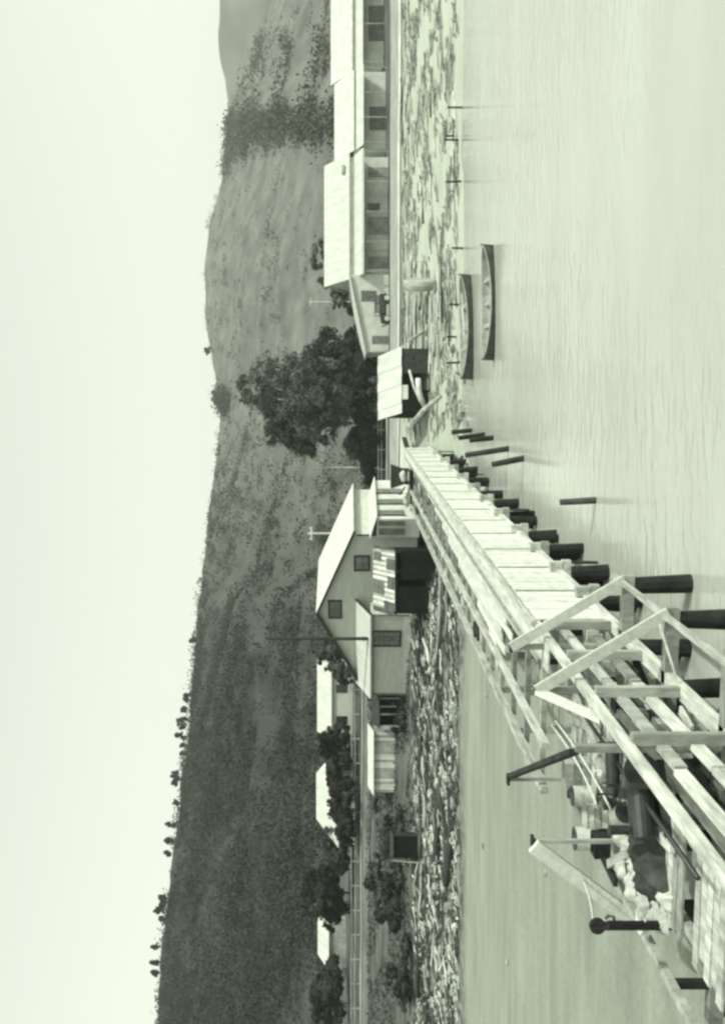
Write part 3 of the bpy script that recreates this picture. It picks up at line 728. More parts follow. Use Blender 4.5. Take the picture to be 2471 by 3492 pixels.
ob('shade_board', MB().box((.2, -.13, -1.9), (2.45, -.085, p.z - .5)), 'deep_shade', sh1)
ob('shaded_gable', MB().prism([(0, p.z - .1), (3.6, p.z - .1), (3.6, p.z + 1.4)], 2.52, 2.56), 'beam_dark', sh1).rotation_euler = (0, 0, math.pi / 2)  # dark panel carries the shadow at the roof end

# --- white boathouse by the shore track
p = at(1368, 1296, 96)
bh = iron_shed('white_boathouse', 'small boathouse with bright white roof and dark open front by the big trees', (p.x, p.y, 0), math.radians(3), 5.8, 4.2, p.z, p.z + 2.0, 7, 'roof_white', {}, wall='deep_shade', floor=-2.6)
ob('roof_patch', MB().sheet((-1.8, -.36, p.z - .55), (-.5, -.36, p.z - .55), (-.5, -.2, p.z + .05), (-1.8, -.2, p.z + .05), .03), 'roof_white', bh)
ob('shade_board', MB().box((-2.8, -.16, -2.5), (-.9, -.10, p.z - .15)), 'deep_shade', bh)  # dark boards across the opening act as its shade
ob('shade_board', MB().box((.6, -.16, -2.1), (2.8, -.10, p.z - .15)), 'beam_dark', bh)

# --- long building right
p0 = at(1322, 720, 130)
lb = thing('long_store', 'long building with huge white roof and a deep front verandah beside the road', 'building', (p0.x, p0.y, 0), 0)
bx0 = at(1300, 930, 130).x - p0.x; bx1 = at(1300, 512, 130).x - p0.x
vx1 = at(1300, 512, 130).x - p0.x + .2
ob('wall', MB().box((bx0, 2.6, -.4), (bx1, 11, 4.9)), 'wall_pale', lb)  # wall and door tones lightened to stand in for haze
ob('roof', MB().sheet((bx0 - .3, 2.3, 4.95), (bx1 + .3, 2.3, 4.95), (bx1 + .3, 6.9, 8.15), (bx0 - .3, 6.9, 8.15), .12), 'roof_white', lb)
ob('roof', MB().sheet((bx1 + .3, 11.4, 4.95), (bx0 - .3, 11.4, 4.95), (bx0 - .3, 6.903, 8.15), (bx1 + .3, 6.903, 8.15), .12), 'roof_white', lb)
for x in (bx0, bx1):
    ob('gable', MB().prism([(2.6, 4.9), (11, 4.9), (6.9, 7.9)], -x - .06, -x + .06), 'wall_grey', lb).rotation_euler = (0, 0, math.pi / 2)
ob('roof_hatch', MB().beam((bx1 - 1.9, 3.1, 5.68), (bx1 - .9, 3.1, 5.68), .6, .35), 'wall_weathered', lb)
ob('verandah_roof', MB().sheet((bx0 - .2, -.2, 3.3), (bx1 + .2, -.2, 3.3), (bx1 + .2, 2.55, 4.3), (bx0 - .2, 2.55, 4.3), .08), 'roof_white', lb)
ob('verandah_fascia', MB().box((bx0 - .2, -.27, 3.1), (bx1 + .2, -.205, 3.32)), 'wall_pale', lb)
for i in range(5):
    x = bx0 + .2 + i * (bx1 - bx0 - .4) / 4
    ob('verandah_post', MB().box((x - .06, -.1, -.4), (x + .06, .02, 3.2)), 'wall_weathered', lb)
for i, (x, wd, m) in enumerate(((bx0 + 1.2, 1.4, 'wall_weathered'), (bx0 + 3.4, 1.2, 'wall_white'), (bx0 + 5.4, 2.2, 'wall_weathered'), (bx0 + 8.3, 1.0, 'glass_dark'), (bx0 + 10.2, 1.8, 'wall_pale'), (bx0 + 12.6, 1.2, 'wall_weathered'))):
    ob('door' if m != 'glass_dark' else 'window', MB().box((x, 2.52, .05 if m != 'glass_dark' else 1.1), (x + wd, 2.597, 2.6)), m, lb)  # pale door tones carry haze in their colour
ob('verandah_floor', MB().box((bx0 - .1, -.15, -.5), (bx1 + .1, 2.59, .02)), 'wall_weathered', lb)
# skillion wing, left
wx0 = at(1300, 1196, 130).x - p0.x
mb = MB(); mb.prism([(wx0, -.5), (bx0 - .004, -.5), (bx0 - .004, 4.75), (wx0, 2.85)], 1.0, 9.0); ob('wing_wall', mb, 'wall_pale', lb)
ob('wing_roof', MB().sheet((wx0 - .3, .6, 2.95), (bx0 - .02, .6, 5.0), (bx0 - .02, 9.3, 5.0), (wx0 - .3, 9.3, 2.95), .16), 'roof_white', lb)
wx = at(1300, 1023, 131).x - p0.x
add_window(lb, wx, wx + 1.0, 1.75, 3.3, 1.0, 4, 3, 'trim_grey', 'glass')
ob('door', MB().box((wx0 + 1.0, .93, -.2), (wx0 + 2.0, .997, 2.1)), 'trim_grey', lb)
ob('door', MB().box((wx0 + .15, .95, -.2), (wx0 + .9, .996, 2.1)), 'wall_white', lb)
# next sheds to the right
for q, (Ya, Yb, Xr, Xe, Xw, d, lbl) in enumerate(((510, 245, 1140, 1205, 1238, 137, 'hazy pale roofed shed adjoining the long store, darker wall below'), (240, -160, 1128, 1200, 1236, 142, 'farthest pale shed past the dark walled one along the road'))):
    a = at(1300, (Ya + Yb) / 2, d); half = (Ya - Yb) / F * d / 2
    zr = CZ - (Xr - HX) / F * (d + 6); ze = CZ - (Xe - HX) / F * d; zw = CZ - (Xw - HX) / F * (d - 2)
    c = thing('road_shed', lbl, 'shed', (a.x, a.y, 0))
    ob('wall', MB().box((-half, 0, -.4), (half, 9, ze - .05)), 'wall_pale', c)
    ob('roof', MB().sheet((-half - .2, -.2, ze), (half + .2, -.2, ze), (half + .2, 4.6, zr), (-half - .2, 4.6, zr), .1), 'wall_pale', c)
    ob('roof', MB().sheet((half + .2, 9.3, ze), (-half - .2, 9.3, ze), (-half - .2, 4.603, zr), (half + .2, 4.603, zr), .1), 'wall_pale', c)
    ob('awning', MB().sheet((-half - .1, -2.2, zw), (half + .1, -2.2, zw), (half + .1, -.21, zw + .9), (-half - .1, -.21, zw + .9), .08), 'roof_white', c)
    for i in range(4):
        x = -half + .3 + i * (2 * half - .6) / 3
        ob('awning_post', MB().box((x - .06, -2.1, -.3), (x + .06, -1.98, zw)), 'wall_weathered', c)
    ob('door', MB().box((-half * .5, -.06, -.1), (half * .1, -.004, 2.3)), 'trim_grey', c)

# --- small cottage behind left of the gabled house
def cottage(name, label, Xr, Xe, Xb, Ya, Yb, d, rise_d=3.0, wins=(), wall='wall_grey', rz=0, hip=0.0):
    a = at(Xb, (Ya + Yb) / 2, d); half = (Ya - Yb) / F * d / 2
    c = thing(name, label, 'house', a, rz); z0 = a.z
    ze = CZ - (Xe - HX) / F * d - z0; zr = CZ - (Xr - HX) / F * (d + rise_d) - z0
    ob('wall', MB().box((-half, 0, -1.5), (half, 2 * rise_d, ze)), wall, c)
    r1 = half - hip
    ob('roof', MB().sheet((-half - .25, -.3, ze), (half + .25, -.3, ze), (r1 + .2, rise_d, zr), (-r1 - .2, rise_d, zr), .1), 'roof_white', c)
    ob('roof', MB().sheet((half + .25, 2 * rise_d + .3, ze), (-half - .25, 2 * rise_d + .3, ze), (-r1 - .2, rise_d + .003, zr), (r1 + .2, rise_d + .003, zr), .1), 'roof_white', c)
    if not hip:
        for x in (-half + .05, half - .05):
            ob('gable', MB().prism([(.05, ze), (2 * rise_d - .05, ze), (rise_d, zr - .14)], -x - .04, -x + .04), wall, c).rotation_euler = (0, 0, math.pi / 2)
    else:
        for sx in (-1, 1):
            ob('hip_roof', MB().sheet((sx * (half + .24), -.29, ze - .004), (sx * (half + .24), 2 * rise_d + .29, ze - .004), (sx * (r1 + .19), rise_d + .01, zr - .004), (sx * (r1 + .19), rise_d - .01, zr - .004), .1), 'roof_white', c)
    for (u, wd, zb, zt) in wins:
        add_window(c, u - wd / 2, u + wd / 2, zb, zt, 0, 2, 2, 'trim_dark', 'glass_dark', t=.06)
    return c
cottage('cottage', 'low cottage with white roof and two dark windows behind the gabled house', 1081, 1129, 1203, 2508, 2270, 123, 3.2, ((-2.3, .85, .75, 1.9), (1.4, .85, .75, 1.9)))
cottage('cottage', 'cottage with white hipped roof half hidden by dark trees', 1078, 1152, 1215, 2880, 2600, 120, 3.2, (), hip=2.2)
c3 = cottage('cottage', 'tiny hut with a bright white roof among dark scrub on the terrace', 1083, 1120, 1150, 3300, 3135, 132, 2.4, (), 'wall_weathered', hip=.9)

# pale board stack / low shed, left of the main house
a = at(1357, 2600, 99); half = 205 / F * 99 / 2
ls = thing('plank_shed', 'low pale shed of weathered vertical boards left of the gabled house', 'shed', (a.x, a.y, 0), 0)
nb = 22; zt = CZ - (1268 - HX) / F * 99
for i in range(nb):
    x = -half + i * 2 * half / nb
    ob('board', MB().box((x + .01, 0, -.3), (x + 2 * half / nb - .01, .04, zt - .15 + rnd.uniform(-.04, .04))), rnd.choice(['wall_pale', 'wall_pale', 'wall_grey', 'wall_weathered']), ls)
ob('back_wall', MB().box((-half, .045, -.3), (half, 3.0, zt - .22)), 'wall_weathered', ls)
ob('roof', MB().sheet((-half - .2, -.3, zt - .1), (half + .2, -.3, zt - .1), (half + .2, 3.2, zt + .35), (-half - .2, 3.2, zt + .35), .08), 'wall_pale', ls)
ob('door', MB().box((half - 1.9, -.05, 0), (half - .9, -.004, zt - .4)), 'wall_weathered', ls)
# dark open lean-to between house and plank shed
a = at(1372, 2425, 97)
dl = thing('open_lean_to', 'dark open lean-to with posts between the gabled house and plank shed', 'shed', (a.x, a.y, 0))
ob('roof', MB().sheet((-1.5, -.6, 2.3), (1.4, -.6, 2.3), (1.4, 2.4, 2.9), (-1.5, 2.4, 2.9), .08), 'beam_dark', dl)
ob('back_wall', MB().box((-1.4, 2.2, -.5), (1.3, 2.3, 2.6)), 'deep_shade', dl)
ob('side_wall', MB().box((-1.4, 0, -.5), (-1.32, 2.19, 2.2)), 'deep_shade', dl)
for x in (-1.3, -.2, .5, 1.25): ob('post', MB().box((x - .07, -.5, -.6), (x + .07, -.36, 2.24)), 'wall_weathered', dl)
ob('shelf', MB().box((-1.3, .3, .7), (1.2, 2.1, .8)), 'beam_dark', dl)

# dark hut on the bank
a = at(1450, 2890, 87); zt = CZ - (1336 - HX) / F * 87; half = 74 / F * 87 / 2
dh = thing('dark_hut', 'small black boarded hut standing alone on the driftwood bank', 'hut', (a.x, a.y, 0), .06)
for i in range(6):
    x = -half + i * half / 3
    ob('board', MB().box((x + .008, 0, -1.6), (x + half / 3 - .008, .04, zt - .12)), 'deep_shade', dh)  # front boards blackened: the shaded face is in the colour
ob('wall', MB().box((-half, .045, -1.6), (half, 1.6, zt - .12)), 'beam_dark', dh)
ob('roof', MB().sheet((-half - .12, -.2, zt - .08), (half + .12, -.2, zt - .08), (half + .12, 1.8, zt + .1), (-half - .12, 1.8, zt + .1), .06), 'beam_dark', dh)
ob('side_pole', MB().tube([(-half - .3, -.4, -1.6), (-half - .1, -.3, zt + .1)], [.05, .05], 6), 'driftwood', dh)

# pale loading platform between house and trestle
lp = thing('loading_platform', 'low pale boarded landing platform beside the gabled house verandah', 'platform', (3.4, 96.5, -.1), -.25)
for i in range(24):
    ob('plank', MB().box((-2.6, -8 + i * .66, .0), (2.2, -8 + i * .66 + .645, .07)), 'plank_pale', lp)
for x in (-2.4, 0, 2.0): ob('bearer', MB().box((x - .1, -7.9, -.5), (x + .1, 7.8, -.004)), 'beam_dark', lp)
ob('shade_board', MB().box((-2.6, -8.06, -.9), (2.2, -8.004, .03)), 'beam_dark', lp)  # dark front paints in the shadow under the platform edge

# ------------------------------------------------------------------ utility poles, fences
for q, (Xt, Xb, Y, d, lbl) in enumerate(((1050, 1150, 1819, 118, 'pale utility pole with short crossarm behind the white house roof'), (1072, 1190, 1594, 150, 'pale utility pole with crossarm on the slope beside the track'), (1052, 1110, 1030, 200, 'small pale post with crossarm on the hill above the long store'))):
    b = at(Xb, Y, d); hh = (Xb - Xt) / F * d
    c = thing('utility_pole', lbl, 'pole', (b.x, b.y, b.z))
    gzb = gzf(b.x, b.y) - b.z
    ob('shaft', MB().tube([(0, 0, min(gzb, 0) - .3), (0, 0, hh)], [.13, .10], 8), 'wall_white', c)
    ob('crossarm', MB().box((-.75, -.08, hh - .45), (.75, .08, hh - .3)), 'wall_white', c)
    for x in (-.6, .6): ob('insulator', MB().tube([(x, 0, hh - .3), (x, 0, hh - .12)], [.05, .04], 6), 'wall_white', c)
def fence(label, x0, x1, y, n, hgt=1.0, rails=2, m='wall_weathered', yj=0):
    c = thing('rail_fence', label, 'fence', (x0, y, gzf(x0, y)))
    z00 = gzf(x0, y); prev = None
    for i in range(n + 1):
        x = x0 + (x1 - x0) * i / n; yy = y + yj * i / n; z = gzf(x, yy)
        q = Vector((x - x0, yy - y, z - z00))
        ob('post', MB().box((q.x - .06, q.y - .06, q.z - .3), (q.x + .06, q.y + .06, q.z + hgt)), m, c)
        if prev is not None:
            for r in range(rails):
                hh = hgt * (.5 + .42 * r)
                ob('rail', MB().beam(prev + Vector((0, -.08, hh)), q + Vector((0, -.08, hh)), .04, .1), m, c)
        prev = q
fence('pale rail fence along the far side of the terrace track', -66, -17, 117.2, 18, 1.0)
fence('long rail fence above the terrace track at the foot of the hill', -75, -27, 146, 16, 1.2, 2, 'wall_weathered')
fence('low rail fence running beside the shore track below the dark trees', 3, 16, 139, 5, 1.0, 2, 'wall_pale')

# ------------------------------------------------------------------ vintage car in front of the long store
cp = on(1326, 1056, .12)
car = thing('vintage_car', 'black vintage car with pale spoked wheels parked before the long store', 'car', (cp.x, cp.y, gzf(cp.x, cp.y) + .02), math.radians(6))
ob('chassis', MB().box((-1.9, -.62, .48), (1.9, .62, .62)), 'car_black', car)
ob('bonnet', MB().prism([(-1.85, .62), (-.65, .62), (-.65, 1.22), (-1.75, 1.12)], -.42, .42), 'car_black', car)
ob('radiator', MB().box((-1.93, -.38, .55), (-1.86, .38, 1.15)), 'car_pale', car)
bd = ob('cabin', MB().prism([(-.65, .62), (1.75, .62), (1.82, 1.25), (1.6, 1.3), (-.6, 1.3)], -.7, .7), 'car_black', car)
ob('roof', MB().prism([(-.7, 1.78), (1.7, 1.78), (1.6, 1.88), (-.55, 1.88)], -.72, .72), 'car_black', car)
for x in (-.58, .5, 1.55):
    for y in (-.66, .66): ob('pillar', MB().box((x - .04, y - .03, 1.3), (x + .04, y + .03, 1.78)), 'car_black', car)
ob('side_window', MB().box((-.53, -.65, 1.31), (.45, -.63, 1.77)), 'glass', car); ob('side_window', MB().box((.55, -.65, 1.31), (1.5, -.63, 1.77)), 'glass', car)
for x in (-1.3, 1.25):
    for y in (-.68, .68):
        wo_ = ob('wheel', MB().tube([(x, y - .07, .4), (x, y + .07, .4)], [.4, .4], 18), 'rubber', car)
        ob('rim', MB().tube([(x, y - .085, .4), (x, y + .085, .4)], [.29, .29], 16), 'car_pale', wo_)
        ob('hub', MB().tube([(x, y - .11, .4), (x, y + .11, .4)], [.08, .08], 8), 'car_black', wo_)
    for y in (-.68, .68):
        f_ = [(x - .58, .62), (x - .42, .82), (x, .92), (x + .42, .82), (x + .62, .58), (x + .56, .55), (x + .38, .76), (x, .86), (x - .38, .76), (x - .52, .58)]
        mbf = MB().prism(f_, y - .13, y + .13); ob('mudguard', mbf, 'car_black', car)
for y in (-.68, .68): ob('running_board', MB().box((-.75, y - .12, .44), (.7, y + .12, .5)), 'car_black', car)
for y in (-.35, .35): ob('headlamp', MB().tube([(-2.05, y, .95), (-1.9, y, .95)], [.13, .08], 12), 'car_pale', car)

# ------------------------------------------------------------------ boats
def hull(Lh, B, D, sheer=.25, n=16, m=8):
    """open double-ended hull, keel on z=0, returns outer shell, inner shell, gunwale"""
    def sec(t):
        k_ = max(1e-3, 1 - abs(2 * t - 1) ** 2.4)
        b = B / 2 * k_ ** .75; zs = D + sheer * (2 * t - 1) ** 2; zk = .30 * D * max(0, abs(2 * t - 1) - .6) ** 1.3
        return b, zs, zk
    outer = MB(); inner = MB()
    for mb, off in ((outer, 0), (inner, .035)):
        for i in range(n + 1):
            t = i / n; b, zs, zk = sec(t); x = (t - .5) * (Lh - 2 * off)
            for j in range(m * 2 + 1):
                u = (j - m) / m; s_ = math.sin(abs(u) * math.pi / 2)
                yy = math.copysign(max(b - off, .004) * (s_ ** .62 if s_ > 0 else 0), u); zz = zk + off + (zs - zk - off) * (1 - math.cos(abs(u) * math.pi / 2)) ** 1.05
                mb.v.append((x, yy, zz))
        w_ = m * 2 + 1
        for i in range(n):
            for j in range(w_ - 1):
                a_ = i * w_ + j; mb.f.append((a_, a_ + 1, a_ + w_ + 1, a_ + w_))
    gun = []
    for sgn in (-1, 1):
        P = []
        for i in range(n + 1):
            t = i / n; b, zs, _ = sec(t); P.append(((t - .5) * Lh, sgn * (b + .01), zs))
        gun.append(MB().tube(P, [.035] * (n + 1), 6))
    return outer, inner, gun, sec
def boat(name, label, loc, rot_e, Lh, B, D, out='boat_dark', inn='boat_inside', sheer=.25, thw=3, group=None):
    c = thing(name, label, 'boat', loc, 0); c.rotation_euler = rot_e
    o_, i_, g_, sec = hull(Lh, B, D, sheer)
    hu = ob('hull', o_, out, c, smooth=True); ob('lining', i_, inn, c, smooth=True)
    for g in g_: ob('gunwale', g, inn if out == 'boat_dark' else 'trim_grey', c, smooth=True)
    for k_ in range(thw):
        t = .3 + .4 * k_ / max(1, thw - 1); b, zs, _ = sec(t); x = (t - .5) * Lh
        ob('thwart', MB().box((x - .1, -b + .05, zs - .16), (x + .1, b - .05, zs - .12)), inn, c)
    for sgn in (-1, 1):
        x = sgn * Lh / 2; _, zs, zk = sec(1.0); ob('stem', MB().box((x - .05, -.035, zk), (x + .05, .035, zs + .12)), out, c)
    return c
b1 = on(1612, 1110, -3.9); boat('longboat', 'long dark open boat lying at the water edge below the log pile', (b1.x, b1.y + .6, -4.0), (math.radians(12), 0, math.radians(9)), 7.9, 1.7, .72)
for q in (0, 1): rope('oar', [(b1.x - 2.2 + q, b1.y + .55, -3.42), (b1.x + 1.6 + q, b1.y + 1.15 + .1 * q, -3.2)], .035, 'boat_pale', ('pale oar laid along the boat at the water edge', 'second pale oar beside the first in the same boat')[q], 'oar')
b2 = on(1686, 1027, -3.9); boat('longboat', 'long dark open boat afloat in open water off the beach', (b2.x, b2.y + .5, -4.05), (math.radians(14), 0, math.radians(3)), 7.2, 1.45, .62)
p = at(1490, 953, 93)
dg = boat('dinghy', 'worn grey dinghy stood on end beside the pole pile', (p.x, p.y + .1, p.z + 1.5), (math.radians(8), math.radians(-90), math.radians(-48)), 3.1, 1.75, .65, 'boat_worn', 'boat_dark', .12, 2)  # dark lining turned outward to act as the hull's shaded side

# ------------------------------------------------------------------ driftwood, stones, stakes on the shore
logm = []
for q in range(7):
    L0 = 1.0; r_ = random.Random(40 + q); pts = []; rr = []
    for i in range(6):
        t = i / 5; pts.append(((t - .5), r_.uniform(-.02, .02), r_.uniform(-.015, .015))); rr.append(.036 * (1 - .4 * t) * r_.uniform(.85, 1.15))
    mb = MB().tube(pts, rr, 7)
    if q % 2: mb.tube([(pts[2][0], pts[2][1], pts[2][2]), (pts[2][0] + .1, pts[2][1] + .1, .06)], [.015, .008], 5)
    me = mb.mesh('driftwood_log', True); me.materials.append(MATS['driftwood']); logm.append(me)
logd = []
for me in logm[:3]:
    m2 = me.copy(); m2.materials.clear(); m2.materials.append(MATS['driftwood_dark']); logd.append(m2)
def log(x, y, ln, az, label, group, dark=False, tilt=0, lift=.05, fat=1.0):
    me = rnd.choice(logd if dark else logm)
    o = bpy.data.objects.new('driftwood_log', me); col.objects.link(o)
    o.location = (x, y, gzf(x, y) + lift + .02 * ln * fat); o.scale = (ln, ln * fat, ln * fat); o.rotation_euler = (0, tilt, az)
    tag(o, label, 'driftwood', group); return o
LB = 'bleached driftwood log tangled on the bank below the gabled house'
def bank_log(Y, d, ln, az, dark, tilt, lift, fat=1.0):
    if 2835 < Y < 2945 and d > 82.5: return
    x = (CY - Y) / F * d; log(x, d, ln, az, LB, 'driftwood on the bank', dark, tilt, lift, fat)
for c_ in range(34):
    Yc = 1985 + 1500 * (c_ + rnd.uniform(-.6, .6)) / 34; dc = rnd.uniform(79, 87) if Yc < 2450 else rnd.uniform(74, 88)
    a0 = rnd.gauss(0, .5)
    for q in range(rnd.randint(3, 8)):
        bank_log(Yc + rnd.gauss(0, 26), min(88.5, max(73.2, dc + rnd.gauss(0, 1.1))), rnd.uniform(.6, 2.4), a0 + rnd.gauss(0, .45), rnd.random() < .42, rnd.uniform(-.25, .25), rnd.uniform(0, .45), rnd.uniform(.7, 1.7))
for c_ in range(16):
    bank_log(rnd.uniform(2000, 3480), rnd.uniform(75, 87), rnd.uniform(3.5, 6.5), rnd.gauss(0, .3), rnd.random() < .4, rnd.uniform(-.08, .08), .1, rnd.uniform(.8, 1.2))
for i in range(90):
    Y = rnd.uniform(250, 1390); d = rnd.uniform(86, 110); x = (CY - Y) / F * d
    log(x, d, rnd.uniform(1.6, 4.5), rnd.gauss(0.05, .22), 'grey driftwood log strewn along the open beach before the long store', 'driftwood on the beach', rnd.random() < .22, rnd.uniform(-.04, .04), 0, .7)
for i in range(30):
    Y = rnd.uniform(985, 1180); d = rnd.uniform(86, 104); x = (CY - Y) / F * d
    log(x, d, rnd.uniform(3.5, 6.0), rnd.gauss(0.0, .07), 'long straight pole in the pole pile beside the white boathouse', 'poles stacked on the beach', rnd.random() < .25, rnd.uniform(-.05, .05), rnd.uniform(.0, .8), .5)
for (X0, Y0, X1, Y1, d0, d1, lbl, r) in ((1395, 1262, 1432, 1372, 94.6, 94.0, 'slanting pale spar leaning across the dark front of the white boathouse', .11), (1425, 1290, 1445, 1385, 93.5, 93.5, 'thick pale log lying below the white boathouse front', .24),
                            (1408, 1440, 1500, 1352, 93.6, 88.5, 'big curved bleached log slanting down the beach from the boathouse', .22), (1390, 1165, 1450, 1130, 94.5, 94.5, 'grey crossbeam at the end of the pole pile', .14)):
    a = at(X0, Y0, d0); b = at(X1, Y1, d1)
    o = ob('beach_spar', MB().tube([Vector((0, 0, 0)), (b - a) * .5 + Vector((0, 0, r * .8)), b - a], [r, r * 1.05, r * .8], 9), 'driftwood', None, a, smooth=True); tag(o, lbl, 'log')
stm = []
for q in range(5):
    me = blob(.5, .4, .3, 200 + q, 6, 8, .5).mesh('stone', False); me.materials.append(MATS['stone']); stm.append(me)
for i in range(190):
    Y = rnd.uniform(2000, 3480) if i < 150 else rnd.uniform(1180, 1480)
    d = (73.5 + abs(rnd.gauss(0, 5)) if Y > 2450 else rnd.uniform(79, 87)) if i < 150 else rnd.uniform(79, 90); x = (CY - Y) / F * d
    o = bpy.data.objects.new('stone', rnd.choice(stm)); col.objects.link(o); s_ = rnd.uniform(.25, .95); o.scale = (s_, s_, s_ * rnd.uniform(.7, 1.2))
    o.location = (x, d, gzf(x, d) + .12 * s_); o.rotation_euler = (0, 0, rnd.uniform(0, 6))
    tag(o, 'rough grey stone among the driftwood on the bank edge' if i < 150 else 'rough grey stone on the beach between boathouse and trestle', 'stone', 'stones on the bank' if i < 150 else 'stones on the beach')
for q, (X, Y, dr) in enumerate(((2290, 2680, 0), (1680, 2330, 0), (1735, 3280, 0), (1665, 2370, 0), (1860, 2975, 0), (1540, 2265, 0), (1655, 2885, 0))):
    p = on(X, Y, -3.1); o = bpy.data.objects.new('stone', stm[q % 5]); col.objects.link(o); o.scale = (.35, .35, .3); o.location = (p.x, p.y, gzf(p.x, p.y) + .04)
    tag(o, 'small dark stone lying alone on the bare mud flat', 'stone', 'stones on the mud flat')
for q, (X, Y) in enumerate(((1575, 847), (1570, 618), (1562, 478), (1556, 462), (1572, 367), (1568, 1040), (1560, 1150), (1575, 1235))):
    b = on(X, Y, -3.8); hh = rnd.uniform(.8, 1.25)
    tag(ob('shore_stake', MB().tube([(0, 0, -.5), (rnd.uniform(-.08, .08), 0, hh)], [.09, .08], 8), 'beam_dark', None, b), 'short dark stake standing at the water edge of the beach', 'stake', 'stakes along the water edge')
# planks stacked below the corrugated shed and rubble near the platform
for i in range(26):
    Y = rnd.uniform(1700, 2080); d = rnd.uniform(76, 82); x = (CY - Y) / F * d
    log(x, d, rnd.uniform(1.0, 2.6), rnd.uniform(-.6, .6) + .4, 'broken pale timber lying before the dark boat shed', 'broken timber before the boat shed', rnd.random() < .3, rnd.uniform(-.15, .15), .0, .9)

def litter(name, label, Yr, dr, n, seed, m, lr=(.25, 1.3), clump=.0):
    rng = np.random.default_rng(seed); mb = MB(); c_ = 0
    while c_ < n:
        Y = rng.uniform(*Yr); d = rng.uniform(*dr); x = (CY - Y) / F * d
        if float(vnoise(x, d, 2.6, seed)) < clump: continue
        z = gzf(x, d); 
        if z < -3.85: c_ += 1; continue
        ln = rng.uniform(*lr); az = rng.normal(0, .6); w_ = rng.uniform(.05, .16)
        dx, dy = math.cos(az) * ln / 2, math.sin(az) * ln / 2; up_ = rng.uniform(0, .18)
        mb.beam((x - dx, d - dy, z + .04), (x + dx, d + dy, z + .05 + up_), w_, w_ * .7); c_ += 1
    o = ob(name, mb, m); o['kind'] = 'stuff'; o['label'] = label; o['category'] = 'debris'
litter('bank_litter', 'fine dark drift litter over the bank', (1980, 3600), (73, 90), 1500, 21, 'driftwood_dark', (.2, 1.2), -.2)
litter('bank_litter', 'fine pale drift litter over the bank', (1980, 3600), (73, 89), 900, 22, 'driftwood', (.2, 1.0), 0)
litter('beach_litter', 'dark drift litter along the open beach', (-200, 1480), (86, 110), 260, 23, 'driftwood_mid', (.3, 3.0), .3)
litter('beach_litter', 'pale drift litter along the open beach', (-200, 1480), (85, 110), 800, 24, 'driftwood', (.3, 2.2), -.1)
litter('trestle_litter', 'broken timber litter between the boat shed and trestle', (1560, 2080), (72, 92), 600, 25, 'driftwood_dark', (.2, 1.0), 0)

# ------------------------------------------------------------------ vegetation
def quads(centers, sizes, rng, m, name, parent=None, loc=(0, 0, 0), out=None):
    n = len(centers); a = rng.normal(size=(n, 3))
    nv = rng.normal(size=(n, 3)) if out is None else out / np.maximum(np.linalg.norm(out, axis=1), 1e-6)[:, None] + rng.normal(size=(n, 3)) * .5
    a = np.cross(nv, a); a /= np.linalg.norm(a, axis=1)[:, None]
    b = np.cross(nv, a); b /= np.linalg.norm(b, axis=1)[:, None]
    s_ = np.asarray(sizes)[:, None]; asp = rng.uniform(.45, .8, (n, 1))
    V = np.empty((n, 4, 3)); V[:, 0] = centers - a * s_; V[:, 1] = centers + b * s_ * asp; V[:, 2] = centers + a * s_; V[:, 3] = centers - b * s_ * asp
    me = bpy.data.meshes.new(name); me.vertices.add(n * 4); me.vertices.foreach_set('co', V.ravel())
    me.loops.add(n * 4); me.loops.foreach_set('vertex_index', np.arange(n * 4)); me.polygons.add(n)
    me.polygons.foreach_set('loop_start', np.arange(n) * 4); me.polygons.foreach_set('loop_total', np.full(n, 4))
    me.update(); me.validate(); me.materials.append(MATS[m])
    o = bpy.data.objects.new(name, me); col.objects.link(o); o.location = loc
    if parent: o.parent = parent
    return o
def tree(name, label, base, H, R, trunk_h, seed, leaf='leaf_dark', nclump=90, per=70, lsize=.28, group=None, cat='tree', trunk='trunk', low=0.0, crown='crown', wob=1.0):
    rng = np.random.default_rng(seed); c = thing(name, label, cat, base, 0, group)
    mb = MB(); top = Vector((rng.normal() * R * .08, rng.normal() * R * .08, H * .75))
    r0 = max(.06, H * .022)
    mb.tube([(0, 0, -.4), top * .35 + Vector((rng.normal() * .1, 0, 0)), top * .7, top], [r0 * 1.2, r0 * .9, r0 * .6, r0 * .25], 8)
    ch = H - trunk_h; cz = trunk_h + ch * .5
    lobes = []
    for i in range(max(4, int(6 * wob + 3))):
        f = rng.uniform(0, 6.28); el = rng.uniform(-.75, .95)
        rr = R * .55 * math.sqrt(max(0, 1 - el * el * .8))
        lobes.append((np.array([math.cos(f) * rr, math.sin(f) * rr, cz + el * ch * .36]), rng.uniform(.38, .6)))
        mb.tube([top * rng.uniform(.3, .7), lobes[-1][0] * .6 + np.array(top) * .25, lobes[-1][0]], [r0 * .4, r0 * .3, r0 * .12], 5)
    ob('trunk', mb, trunk, c, smooth=True)
    P = []; O = []
    for i in range(nclump):
        lc, lr = lobes[rng.integers(len(lobes))]
        v = rng.normal(size=3); v[2] = v[2] * .8 + .25; v /= np.linalg.norm(v); q = lc + v * np.array([R * lr, R * lr, ch * .5 * lr]) * rng.uniform(.55, 1.0) ** .5
        cr = R * rng.uniform(.09, .19)
        u = rng.normal(size=(per, 3)); u /= np.linalg.norm(u, axis=1)[:, None]
        off = u * (rng.uniform(.3, 1.25, (per, 1))) * cr * np.array([1, 1, .8])
        P.append(off + q); O.append(u + v * .7)
    P = np.concatenate(P); O = np.concatenate(O); k_ = P[:, 2] > low; P = P[k_]; O = O[k_]
    quads(P, rng.uniform(.6, 1.2, len(P)) * lsize, rng, leaf, crown, c, out=O)
    return c
